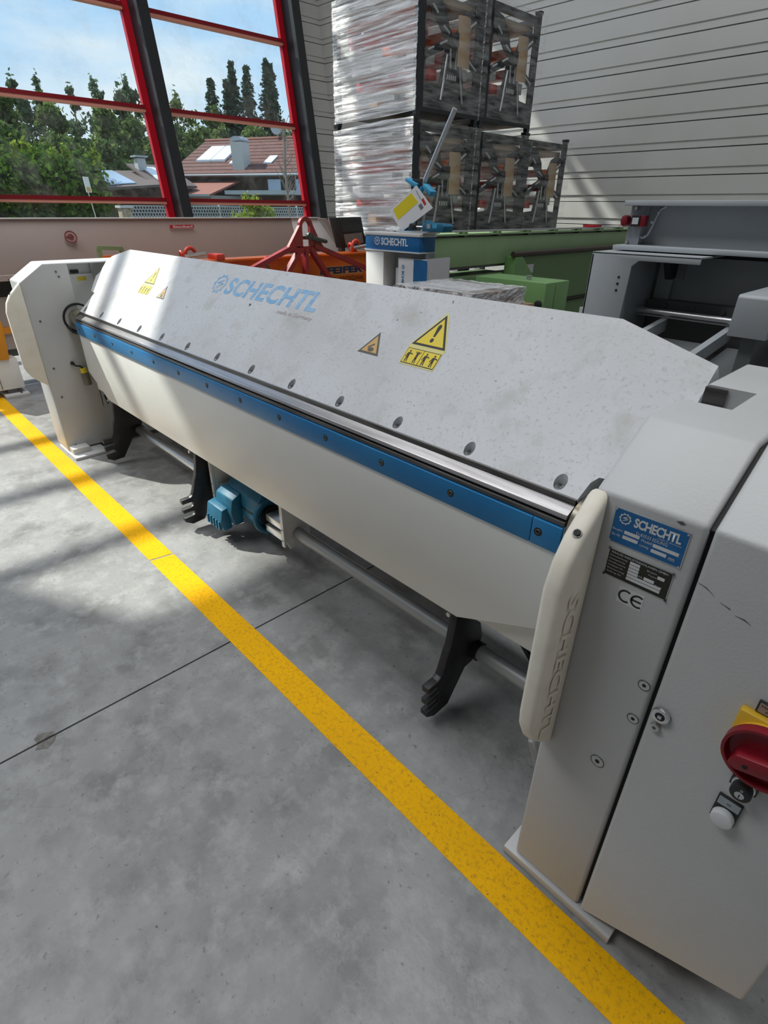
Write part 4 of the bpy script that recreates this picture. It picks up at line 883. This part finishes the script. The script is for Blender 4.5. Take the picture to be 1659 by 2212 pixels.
MB().box(-2.69, -2.093, 3.5, 3.62, .70, zc(1.195)).build('cabinet_body', M_greend, gc, bevel=.004)
MB().box(-2.69, -2.093, 3.628, 3.80, .70, zc(1.195)).build('cabinet_back', M_greend, gc, bevel=.004)
MB().box(-2.685, -2.10, 3.615, 3.632, .70, zc(1.193)).build('cabinet_gap', M_black, gc)
MB().tube((-2.13, 3.5, 1.035), (-2.13, 3.475, 1.035), .026, 18).build('cabinet_knob', M_rubber, gc, bevel=.006)
MB().tube((-2.30, 3.6, zc(1.195)), (-2.30, 3.6, zc(1.195)+.028), .02, 14).build('cable_gland', M_alu, gc)
MB().box(-2.6, -2.2, 3.55, 3.78, 0, .70).build('cabinet_stand', M_oliv, gc)
# parcel on a carton
bc = MB().box(-2.50, -1.86, 2.42, 3.0, 0, 1.118).build('shipping_carton', M_card, None, bevel=.004); tag(bc, 'tall brown carton underneath the film-wrapped parcel', 'carton')
pc = thing('wrapped_parcel', 'film-wrapped brown parcel lying behind the hood beside the display cabinet', 'parcel', (-2.18, 2.69, 1.12))
MB().box(-2.46, -1.90, 2.45, 2.94, 1.12, 1.20).build('parcel_carton', M_cardd, pc, bevel=.006)
MB().hexa([(-2.40, 2.46, 1.2012), (-2.02, 2.50, 1.2012), (-2.0, 2.88, 1.2012), (-2.42, 2.86, 1.2012), (-2.40, 2.46, 1.2030), (-2.02, 2.50, 1.2030), (-2.0, 2.88, 1.2030), (-2.42, 2.86, 1.2030)]).build('parcel_paper', M_paper, pc)
def psheet(n, fn, nm):
    vs = [fn(i/n, j/6, rng.normal(0, .004)) for j in range(7) for i in range(n+1)]
    me = bpy.data.meshes.new(nm); me.from_pydata(vs, [], [(j*(n+1)+i, j*(n+1)+i+1, (j+1)*(n+1)+i+1, (j+1)*(n+1)+i) for j in range(6) for i in range(n)]); me.materials.append(M_film)
    o = bpy.data.objects.new(nm, me); COL.objects.link(o); o.parent = pc; me.transform(Matrix.Translation(-Vector(pc.location)))
psheet(40, lambda u, v, d: (-2.47+.58*u, 2.44+d, 1.12+.09*v), 'parcel_film')
psheet(20, lambda u, v, d: (-1.892+d, 2.44+.51*u, 1.12+.09*v), 'parcel_film')
psheet(20, lambda u, v, d: (-2.47+.58*u, 2.44+.51*v, 1.209+d*.6), 'parcel_film')

# ---- grey shear at the right
gs = thing('plate_shear', 'grey plate shear with red power socket standing behind the folding machine', 'machine', (-.3, 3.6, 0))
MB().box(-1.662, 1.6, 3.50, 3.80, 1.628, 1.654).build('top_flange', M_grey, gs, bevel=.003)
MB().box(-1.60, 1.6, 3.66, 3.72, 1.425, 1.63).build('beam_web', M_grey, gs)
MB().box(-1.664, 1.6, 3.46, 3.80, 1.401, 1.426).build('lower_flange', M_grey, gs, bevel=.003)
ep = MB().box(-1.652, -1.572, 3.585, 3.595, 1.426, 1.628).build('end_plate', M_zinc, gs)
for x, z in ((-1.622, 1.615), (-1.64, 1.437)): MB().tube((x, 3.585, z), (x, 3.575, z), .010, 10).build('plate_screw', M_alu, ep)
MB().box(-1.65, -1.575, 3.596, 3.66, 1.4265, 1.6275).build('end_block', M_grey, gs)
ps = MB().box(-1.62, -1.535, 3.535, 3.585, 1.522, 1.580).build('power_socket', M_red, gs, bevel=.004)
MB().prism([(-1.655+.022*math.cos(t), 1.551+.030*math.sin(t)) for t in np.linspace(0, 6.283, 8, endpoint=False)], 'y', 3.52, 3.575).build('socket_lid', M_red, ps, bevel=.003)
MB().box(-1.613, -1.566, 3.530, 3.536, 1.524, 1.578).build('socket_frame', M_rubber, ps)
MB().box(-1.608, -1.572, 3.527, 3.531, 1.534, 1.568).build('socket_label', M_wprint, ps)
MB().path([(-1.585, 3.60, 1.522), (-1.588, 3.60, 1.49), (-1.575, 3.60, 1.466), (-1.555, 3.605, 1.462), (-1.535, 3.61, 1.48), (-1.525, 3.62, 1.52), (-1.52, 3.64, 1.57), (-1.51, 3.655, 1.61), (-1.48, 3.655, 1.626)], .0055).build('socket_cable', M_paper, ps, smooth=True)
for p in ((-1.588, 3.595, 1.505), (-1.545, 3.602, 1.47), (-1.528, 3.61, 1.545), (-1.515, 3.645, 1.595)): MB().sphere(p, .008, 8, 6).build('cable_clip', M_paper, ps)
MB().prism([(3.30, 0), (3.30, 1.38), (3.32, 1.393), (3.78, 1.393), (3.78, 0)], 'x', -1.70, -1.690).build('side_cheek', M_grey, gs)
MB().prism([(-1.70, 1.393), (-1.10, 1.393), (-1.10, 1.36), (-1.42, 1.36), (-1.455, 1.33), (-1.49, 0), (-1.70, 0)], 'y', 3.30, 3.312).build('front_cheek', M_grey, gs, bevel=.002)
MB().box(-1.70, -1.10, 3.30, 3.78, 1.386, 1.394).build('cheek_top', M_grey, gs)
for z in (1.20, 1.235, 1.27): MB().tube((-1.515, 3.30, z), (-1.515, 3.297, z), .007, 10).build('cheek_hole', M_black, gs)
MB().box(-1.49, -1.475, 3.31, 3.70, .2, 1.36).build('inner_cheek', M_grey, gs)
MB().box(-1.69, 1.6, 3.74, 3.76, 1.10, 1.40).build('back_panel', M_grey, gs)
MB().box(-1.69, 1.6, 3.745, 3.765, 0, 1.10).build('lower_back_panel', M_greyd, gs)
MB().box(-1.47, 1.6, 3.66, 3.745, 1.372, 1.40).build('panel_groove', M_black, gs)
MB().box(-1.455, -1.365, 3.70, 3.735, 1.13, 1.335).build('cover_plate', M_grey, gs, bevel=.002)
MB().prism([(3.40, 1.385), (3.60, 1.385), (3.60, 1.30), (3.54, 1.26), (3.50, 1.26)], 'x', -1.335, -1.300).build('holder_bracket', M_blackp, gs)
MB().box(-1.297, -1.255, 3.55, 3.57, 1.26, 1.37).build('bracket_plate', M_greyd, gs)
MB().box(-1.47, 1.6, 3.66, 3.74, 1.06, 1.13).build('blade_bar', M_greyd, gs)
for i in range(9):
    x = -1.36+.165*i
    MB().tube((x, 3.66, 1.10), (x, 3.648, 1.10), .016, 12).build('blade_bolt', M_greyd, gs)
MB().tube((-1.565, 3.55, 1.075), (1.6, 3.55, 1.075), .020, 14).build('clamp_bar', M_alu, gs, smooth=True)
MB().box(-1.56, 1.6, 3.56, 3.62, 1.045, 1.060).build('clamp_rail', M_alu, gs)
MB().box(-1.47, 1.6, 3.1, 3.74, .55, .58).build('lower_tray', M_black, gs)
for i in range(5):
    x = -1.30+.36*i
    MB().bar((x, 3.56, 1.01), (x+.02, 2.55, .90), .035, .07).build('table_rib', M_grey, gs)
    MB().hexa([(x+.03, 3.5, .93), (x+.33, 3.5, .93), (x+.34, 2.75, .84), (x+.04, 2.75, .84), (x+.03, 3.5, .945), (x+.33, 3.5, .945), (x+.34, 2.75, .855), (x+.04, 2.75, .855)]).build('table_plate', M_greyd, gs)
MB().prism([(2.88, 1.111), (2.88, 1.275), (2.89, 1.287), (3.60, 1.287), (3.60, 1.111)], 'x', -.769, -.612).build('drive_cover', M_grey, gs, bevel=.004)
MB().box(-.72, -.66, 2.95, 3.5, .02, 1.111).build('cover_stand', M_greyd, gs)
MB().box(1.3, 1.6, 3.1, 3.8, 0, 1.40).build('side_frame', M_grey, gs)
ch = MB(); ch.box(-1.80, -1.765, 3.45, 3.47, .0, 1.06); ch = ch.build('upright_board', M_glossw, gs)
MB().box(-1.76, -1.725, 3.45, 3.47, .0, 1.07).build('upright_board', M_glossw, gs)

# ================================================================== outside the glass
M_ground = mat('yard_gravel', (0.20, 0.20, 0.17), .9, noise=[(.3, 4, (0.08, 0.14, 0.04), .45, .6)])
def leafmat(name, c, c2, tr=.35):
    m = bpy.data.materials.new(name); m.use_nodes = True; t = m.node_tree; t.nodes.clear()
    o = t.nodes.new('ShaderNodeOutputMaterial'); d = t.nodes.new('ShaderNodeBsdfDiffuse'); tl = t.nodes.new('ShaderNodeBsdfTranslucent')
    g = t.nodes.new('ShaderNodeNewGeometry'); r = t.nodes.new('ShaderNodeMixRGB'); r.inputs[1].default_value = (*c, 1); r.inputs[2].default_value = (*c2, 1)
    t.links.new(g.outputs['Random Per Island'], r.inputs[0]); t.links.new(r.outputs[0], d.inputs[0]); t.links.new(r.outputs[0], tl.inputs[0])
    mx = t.nodes.new('ShaderNodeMixShader'); mx.inputs[0].default_value = tr; t.links.new(d.outputs[0], mx.inputs[1]); t.links.new(tl.outputs[0], mx.inputs[2]); t.links.new(mx.outputs[0], o.inputs[0])
    return m
L_hedge = leafmat('hedge_leaf', (0.04, 0.10, 0.018), (0.11, 0.20, 0.03))
L_tree = leafmat('tree_leaf', (0.06, 0.115, 0.035), (0.20, 0.26, 0.09))
L_pine = leafmat('pine_needle', (0.08, 0.13, 0.075), (0.17, 0.22, 0.12))
L_fir = leafmat('fir_needle', (0.035, 0.075, 0.055), (0.085, 0.145, 0.09), .2)
L_bush = leafmat('bush_leaf', (0.20, 0.28, 0.03), (0.34, 0.42, 0.06))
M_bark = mat('bark', (0.09, 0.07, 0.055), .9)
M_pbark = mat('pale_bark', (0.24, 0.22, 0.19), .9)
M_tile = mat('clay_roof_tiles', (0.15, 0.072, 0.062), .8, spec=.2, noise=[(3, 4, (0.10, 0.052, 0.048), .45, .7), (5, 2, (0.19, 0.10, 0.085), .6, .75)])
M_tile2 = mat('orange_roof_tiles', (0.24, 0.085, 0.06), .8, noise=[(6, 4, (0.26, 0.09, 0.06), .45, .7)])
M_timber = mat('dark_timber', (0.055, 0.035, 0.025), .7)
M_render = mat('light_render', (0.45, 0.47, 0.46), .8)
M_solar = mat('solar_glass', (0.35, 0.47, 0.62), .12, .3)
M_skyl = mat('skylight_glass', (0.75, 0.80, 0.85), .1)
M_fence = mat('pale_fence', (0.55, 0.57, 0.58), .6)
M_fdark = mat('fence_filling', (0.10, 0.11, 0.12), .8)
gr = MB().box(-130, -10.2, -70, 120, -.35, -.02).build('ground', M_ground); tag(gr, kind='structure')
def leaves(pts, nrm, size, name, m, parent, off):
    n = len(pts); a = rng.normal(size=(n, 3)); nn = nrm + rng.normal(scale=.6, size=(n, 3)); nn /= np.linalg.norm(nn, axis=1, keepdims=True)
    a = np.cross(nn, a); a /= np.linalg.norm(a, axis=1, keepdims=True); b = np.cross(nn, a)
    s = size*(.6+.8*rng.random((n, 1)))
    v = np.stack([pts-a*s, pts+b*s*.55, pts+a*s, pts-b*s*.55], 1).reshape(-1, 3) - np.array(off)
    me = bpy.data.meshes.new(name); me.vertices.add(4*n); me.vertices.foreach_set('co', v.ravel())
    me.loops.add(4*n); me.loops.foreach_set('vertex_index', np.arange(4*n)); me.polygons.add(n); me.polygons.foreach_set('loop_start', np.arange(0, 4*n, 4)); me.polygons.foreach_set('loop_total', np.full(n, 4))
    me.update(calc_edges=True); me.materials.append(m)
    o = bpy.data.objects.new(name, me); COL.objects.link(o); o.parent = parent; return o
def blob(c, r, n):
    d = rng.normal(size=(n, 3)); d /= np.linalg.norm(d, axis=1, keepdims=True)
    return np.array(c) + d*np.array(r)*(.25+.85*rng.random((n, 1))**.6)*(1+.22*rng.normal(size=(n, 1))), d
# hedge
hg = thing('hedge', 'tall clipped dark green hedge beyond the glass front', 'hedge', (-29.5, 3.5, 0))
pts = []; nr = []
for i in range(60):
    y = -3 + 13.0*i/59; h = 3.25 + .25*math.sin(i*1.3) + rng.normal(0, .12)
    if y > 8.6: h = 3.45 - (y-8.9)*.35
    p, d = blob((-29.3 + rng.normal(0, .2), y, h*.55), (1.5, .75, h*.50), 620); pts.append(p); nr.append(d)
pts = np.concatenate(pts); nr = np.concatenate(nr); k_ = pts[:, 2] > 0
leaves(pts[k_], nr[k_], .115, 'foliage', L_hedge, hg, hg.location)
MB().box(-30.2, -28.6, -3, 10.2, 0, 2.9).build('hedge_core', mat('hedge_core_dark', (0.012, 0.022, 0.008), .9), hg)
for i in range(26):
    y = -2+12.0*i/25
    p, d = blob((-29.0+rng.normal(0, .4), y, 3.45+rng.normal(0, .12)), (.12, .10, .34), 40)
    leaves(p, d, .13, 'shoot', L_bush, hg, hg.location)
# trees
def conifer(x, y, h, w, lab):
    t = thing('fir_tree', lab, 'tree', (x, y, 0), 'firs in the wood behind the houses')
    MB().tube((x, y, 0), (x, y, h*.97), .22, 8, .03).build('trunk', M_bark, t)
    P, D = [], []; lev = int(h*2.6)
    for i in range(lev):
        z = h*(.12+.87*i/lev); rr = w*(1-(z/h))**.85*(.62+.5*rng.random()) + .06
        for b in range(11):
            a = rng.random()*6.283; nq = 9
            s = np.linspace(.1, 1, nq)[:, None]
            pp = np.array([x, y, z]) + s*np.array([math.cos(a)*rr, math.sin(a)*rr, -rr*.38]) + rng.normal(0, .07, (nq, 3))
            P.append(pp); D.append(np.tile([math.cos(a)*.3, math.sin(a)*.3, 1], (nq, 1)))
    leaves(np.concatenate(P), np.concatenate(D), .24, 'needles', L_fir, t, t.location)
def decid(x, y, h, w, lab, m, pine=False):
    t = thing('broadleaf_tree' if not pine else 'pine_tree', lab, 'tree', (x, y, 0), 'trees of the wood behind the hedge')
    MB().tube((x, y, 0), (x+rng.normal(0, .4), y+rng.normal(0, .3), h*.85), .20, 8, .06).build('trunk', M_pbark if rng.random() < .4 else M_bark, t)
    P, D = [], []
    lo = .15 if not pine else .25
    for i in range(26 if not pine else 20):
        f = lo+(1-lo)*rng.random(); wr = w*(1-abs(f-.6)*1.0)*(.55 if f > .85 else 1)
        a = rng.random()*6.283; q = wr*.75*rng.random()**.5
        r_ = w*(.24+.20*rng.random())*((.55 if pine else .7) if f > .85 else 1)
        p, d = blob((x+math.cos(a)*q, y+math.sin(a)*q, h*f-r_*.5), (r_, r_, r_*.75), 190 if not pine else 120); P.append(p); D.append(d)
    p, d = blob((x, y, h-.9), (w*.16, w*.16, 1.1), 90); P.append(p); D.append(d)
    leaves(np.concatenate(P), np.concatenate(D), .24, 'crown', m, t, t.location)
fy = ((42.2, 16.6), (43.95, 16.4), (45.9, 17.2), (47.6, 17.1), (39.0, 14.6), (40.9, 14.7))
fw_ = ('slim fir, first of the four tall firs above the tiled roof', 'slim fir, second of the four tall firs above the tiled roof', 'tallest fir, third of the four tall firs above the tiled roof', 'fir nearest the window post among the four tall firs', 'shorter fir standing apart before the four tall firs', 'shorter fir tucked against the four tall firs')
for (y, h), lab in zip(fy, fw_): conifer(-70+rng.normal(0, .5), y, h, 3.3, lab)
tr_ = [(-70, 26.0, 12.7, 2.6, 1), (-71, 29.7, 13.3, 2.4, 1), (-70, 20.7, 12.2, 2.0, 1), (-70, 18.5, 11.8, 2.2, 1), (-69, 27.9, 12.1, 2.6, 1), (-70, 23.6, 11.7, 1.8, 1), (-70, 34.6, 12.5, 2.8, 0), (-69, 32.0, 11.5, 2.8, 0), (-66, 37.0, 11.2, 2.8, 0),
       (-60, 14.5, 9.6, 3.0, 0), (-60, 18.2, 8.8, 2.8, 0), (-59, 21.8, 9.2, 2.8, 0), (-60, 25.0, 8.6, 2.8, 0), (-60, 28.5, 9.0, 2.8, 0), (-60, 31.5, 8.4, 2.8, 0), (-61, 35.0, 8.6, 2.8, 0), (-62, 39.0, 9.0, 3.0, 0), (-62, 43.0, 9.2, 3.0, 0), (-62, 47.0, 9.2, 3.0, 0), (-60, 11.0, 9.8, 3.0, 0), (-55, 16.4, 6.2, 2.6, 0), (-54, 20.2, 6.0, 2.6, 0), (-56, 24.4, 6.0, 2.6, 0), (-58, 29.5, 6.4, 2.6, 0), (-68, 15.6, 11.0, 2.6, 0), (-70, 51, 12, 3, 0), (-46, 10.5, 6.0, 2.4, 0), (-45, 14.2, 5.4, 2.2, 0)]
ORD = ('first', 'second', 'third', 'fourth', 'fifth', 'sixth', 'seventh', 'eighth', 'ninth', 'tenth', 'eleventh', 'twelfth', 'thirteenth')
blabel = {}
for row, lo_, hi_ in (('rear', -99, -64), ('middle', -64, -57), ('front', -57, 0)):
    for k, q in enumerate(sorted([q for q in tr_ if not q[4] and lo_ <= q[0] < hi_], key=lambda q: q[1])):
        blabel[(q[0], q[1])] = 'broadleaf tree, %s from the hedge end in the %s row of the wood' % (ORD[k], row)
for i, (x, y, h, w, pn) in enumerate(tr_):
    if pn: decid(x, y, h, w, 'thin pine above the wood edge, %s of the pines counted from the hedge end' % ('fourth', 'sixth', 'second', 'first', 'fifth', 'third')[i], L_pine, True)
    else: decid(x, y, h, w, blabel[(x, y)], L_tree)
# main house
def tiles(mb, x0, x1, y0, z0, y1, z1, th=.12):
    return mb.hexa([(x0, y0, z0-th), (x1, y0, z0-th), (x1, y1, z1-th), (x0, y1, z1-th), (x0, y0, z0), (x1, y0, z0), (x1, y1, z1), (x0, y1, z1)])
h1 = thing('house', 'house with brown tiled roof, chimney and roof windows beyond the fence', 'house', (-47.8, 22.0, 0), rz=R(23.6))
B = lambda n, m, mb, p=None: mb.build(n, m, p or h1, local=True)
rf = B('roof', M_tile, tiles(MB(), 0, 14, 0, 3.75, 5.2, 6.35))
B('roof_back', M_tile, tiles(MB(), 0, 14, 10.4, 3.75, 5.2, 6.35))
for i in range(10):
    y = .52*i; B('tile_course', M_tile, tiles(MB(), 0, 14, y, 3.75+.5*y+.035, y+.10, 3.75+.5*y+.085, .06), rf)
B('ridge_cap', M_tile2, MB().tube((0, 5.2, 6.36), (14, 5.2, 6.36), .12, 8), rf)
B('eave_board', M_timber, MB().box(0, 14, -.02, .06, 3.52, 3.70))
B('gutter', M_zinc, MB().tube((0, -.08, 3.66), (14, -.08, 3.66), .07, 8))
B('timber_wall', M_timber, MB().box(.5, 13.5, 1.0, 9.4, 0, 3.7))
B('gable_wall', M_timber, MB().prism([(1.0, 3.6), (9.4, 3.6), (5.2, 5.9)], 'x', .5, .7))
for x, y0, y1, w, m in ((1.6, 1.75, 3.9, 1.3, M_skyl), (3.0, 1.75, 3.9, 1.3, M_skyl)):
    z = lambda y: 3.75+.5*y
    B('solar_collector', m, MB().hexa([(x, y0, z(y0)+.02), (x+w, y0, z(y0)+.02), (x+w, y1, z(y1)+.02), (x, y1, z(y1)+.02), (x, y0, z(y0)+.16), (x+w, y0, z(y0)+.16), (x+w, y1, z(y1)+.16), (x, y1, z(y1)+.16)]), rf)
for x in (5.0, 8.1):
    z = lambda y: 3.75+.5*y
    B('roof_window', M_skyl, MB().hexa([(x, 1.3, z(1.3)+.02), (x+.7, 1.3, z(1.3)+.02), (x+.7, 2.3, z(2.3)+.02), (x, 2.3, z(2.3)+.02), (x, 1.3, z(1.3)+.10), (x+.7, 1.3, z(1.3)+.10), (x+.7, 2.3, z(2.3)+.10), (x, 2.3, z(2.3)+.10)]), rf)
chm = B('chimney', M_render, MB().box(5.9, 6.9, .5, 1.4, 3.9, 5.75))
B('chimney_cowl', M_zinc, MB().torus((6.4, .95, 5.82), (0, 1, 0), .45, .06, 14, 6, 0, math.pi), chm)
B('cowl_plate', M_zinc, MB().prism([(5.85+.55*(1-math.cos(t)), 5.8+.30*math.sin(t)) for t in np.linspace(0, math.pi, 9)], 'y', .5, 1.4), chm)
B('porch_roof', M_tile2, tiles(MB(), 1.2, 6.4, -3.2, 2.35, .6, 3.35))
B('porch_wall', M_render, MB().box(1.5, 6.0, -2.6, 1.0, 0, 2.3))
B('porch_gutter', M_zinc, MB().box(.9, 6.4, -3.3, -3.2, 2.22, 2.36))
B('flat_canopy', M_zinc, MB().box(7.4, 13, -2.8, 1.0, 2.35, 2.6))
for x in (3.2, 8.6, 11.0):
    w_ = B('window', M_solar, MB().box(x, x+1.1, .94, 1.0, 2.55, 3.4))
B('satellite_dish', M_render, MB().tube((7.0, 5.2, 7.0), (7.05, 5.1, 7.02), .45, 14)); B('dish_pole', M_zinc, MB().tube((7.0, 5.3, 6.3), (7.0, 5.3, 7.2), .04, 6))
# neighbouring low house
h2 = thing('house', 'low dark barn house with solar panels beside the hedge', 'house', (-44.5, 15.0, 0))
B2 = lambda n, m, mb, p=None: mb.build(n, m, p or h2, local=True)
M_btile = mat('brown_roof_tiles', (0.10, 0.075, 0.07), .8)
r2 = B2('roof', M_btile, MB().hexa([(2.6, .2, 2.45), (2.6, 4.0, 2.75), (-2.5, 4.0, 3.70), (-2.5, .2, 3.55), (2.6, .2, 2.60), (2.6, 4.0, 2.90), (-2.5, 4.0, 3.85), (-2.5, .2, 3.70)]))
B2('solar_panel', M_solar, MB().hexa([(2.0, .6, 2.78), (2.0, 2.3, 2.90), (-1.8, 2.3, 3.72), (-1.8, .6, 3.64), (2.0, .6, 2.84), (2.0, 2.3, 2.96), (-1.8, 2.3, 3.78), (-1.8, .6, 3.70)]), r2)
B2('verge_board', M_render, MB().bar((2.6, 4.05, 2.75), (-2.5, 4.05, 3.72), .10, .22), r2)
r3 = B2('wing_roof', M_btile, MB().hexa([(1.8, 3.6, 2.75), (1.8, 6.8, 2.75), (-2.4, 6.8, 4.15), (-2.4, 3.6, 4.15), (1.8, 3.6, 2.88), (1.8, 6.8, 2.88), (-2.4, 6.8, 4.28), (-2.4, 3.6, 4.28)]))
for y in (4.3, 5.3): B2('solar_panel', M_skyl, MB().hexa([(1.0, y, 3.18), (1.0, y+.9, 3.18), (-1.4, y+.9, 3.98), (-1.4, y, 3.98), (1.0, y, 3.28), (1.0, y+.9, 3.28), (-1.4, y+.9, 4.08), (-1.4, y, 4.08)]), r3)
B2('timber_wall', M_timber, MB().box(-2.0, 1.4, .5, 6.6, 0, 2.7))
c2_ = B2('chimney', M_render, MB().box(-1.6, -1.0, 3.9, 4.5, 3.4, 4.55)); B2('chimney_cap', M_zinc, MB().box(-1.75, -.85, 3.75, 4.65, 4.62, 4.72), c2_); B2('cap_post', M_dsteel, MB().box(-1.5, -1.1, 4.0, 4.4, 4.55, 4.62), c2_)
# fence of lattice panels
proto = None
for i in range(5):
    if proto is None:
        fe = thing('fence_panel', 'pale lattice fence panel filled with dark mesh in front of the houses', 'fence', (-24, 9.15, 0), 'lattice fence panels')
        mb = MB(); n = 13
        for j in range(n):
            z = .12*j+.05; mb.box(0, .03, 0, 1.95, z, z+.022)
            for q_ in range(17):
                y = .115*q_ + (.0575 if j % 2 else 0); mb.box(0, .03, y, y+.022, z+.02, z+.12)
        lt = mb.build('lattice', M_fence, fe, local=True); lt['kind'] = 'stuff'
        MB().box(-.05, -.02, 0, 1.95, .02, 1.60).build('fence_filling', M_fdark, fe, local=True)
        MB().box(-.03, .04, 1.95, 2.0, 0, 1.68).build('fence_post', M_fence, fe, local=True)
        MB().box(-.01, .035, 0, 1.95, 1.60, 1.63).build('top_bar', M_fence, fe, local=True)
        proto = fe
    else:
        fe = copy_tree(proto)
    fe['label'] = 'pale lattice fence panel, %s from the stone pillar, before the houses' % ('first', 'second', 'third', 'fourth', 'fifth')[i]
    fe.location = (-24, 9.15 + 2.0*i, -.02)
gp = MB().box(-23.3, -22.9, 8.62, 8.98, 0, 1.52).build('gate_pillar', mat('weathered_pillar', (0.30, 0.24, 0.15), .9, noise=[(8, 4, (0.5, 0.5, 0.45), .5, .7)]), None, bevel=.03); tag(gp, 'weathered stone pillar at the end of the lattice fence', 'pillar')
MB().box(-23.35, -22.85, 8.57, 9.03, 1.52, 1.60).build('pillar_cap', M_fence, gp)
# sign, bush, bare tree
sg_ = thing('sign_post', 'narrow white sign on a thin leaning pole before the hedge', 'sign', (-22, 7.4, 0))
MB().tube((-22, 7.48, 0), (-22, 7.25, 2.42), .018, 8).build('sign_pole', M_alu, sg_)
MB().prism([(7.235, 1.965), (7.405, 1.965), (7.385, 2.41), (7.215, 2.41)], 'x', -21.98, -21.95).build('sign_board', M_paper, sg_)
MB().prism([(7.26, 1.99), (7.38, 1.99), (7.37, 2.12), (7.25, 2.12)], 'x', -21.95, -21.945).build('sign_picture', M_orangel, sg_)
bu = thing('garden_bush', 'round yellow green bush before the lattice fence', 'bush', (-22, 13.4, 0))
P_, D_ = [], []
for i in range(26):
    a, b = rng.random()*6.28, rng.random()
    p, d = blob((-22+.6*math.cos(a)*b, 13.42+.75*math.sin(a)*b, .45+1.45*rng.random()*(1-.25*b)), (.32, .32, .30), 110); P_.append(p); D_.append(d)
leaves(np.concatenate(P_), np.concatenate(D_), .075, 'foliage', L_bush, bu, bu.location)
MB().tube((-22, 13.4, 0), (-22, 13.4, .8), .04, 8).build('stem', M_bark, bu)
bt_ = thing('bare_tree', 'young bare tree with thin grey trunk near the window edge', 'tree', (-20, 13.95, 0))
MB().path([(-20, 13.95, 0), (-20, 13.93, 1.5), (-20.05, 13.90, 2.8), (-20, 13.95, 4.4)], .045, 8).build('trunk', M_pbark, bt_, smooth=True)
for i in range(46):
    z = 1.6+2.6*rng.random(); a = rng.random()*6.28; l = .25+.5*rng.random()*(4.8-z)/3
    MB().path([(-20.02, 13.93, z), (-20+l*.5*math.cos(a), 13.93+l*.5*math.sin(a), z+l*.45), (-20+l*.75*math.cos(a+.3), 13.93+l*.75*math.sin(a+.3), z+l*1.1)], .010, 5).build('branch', M_pbark, bt_)
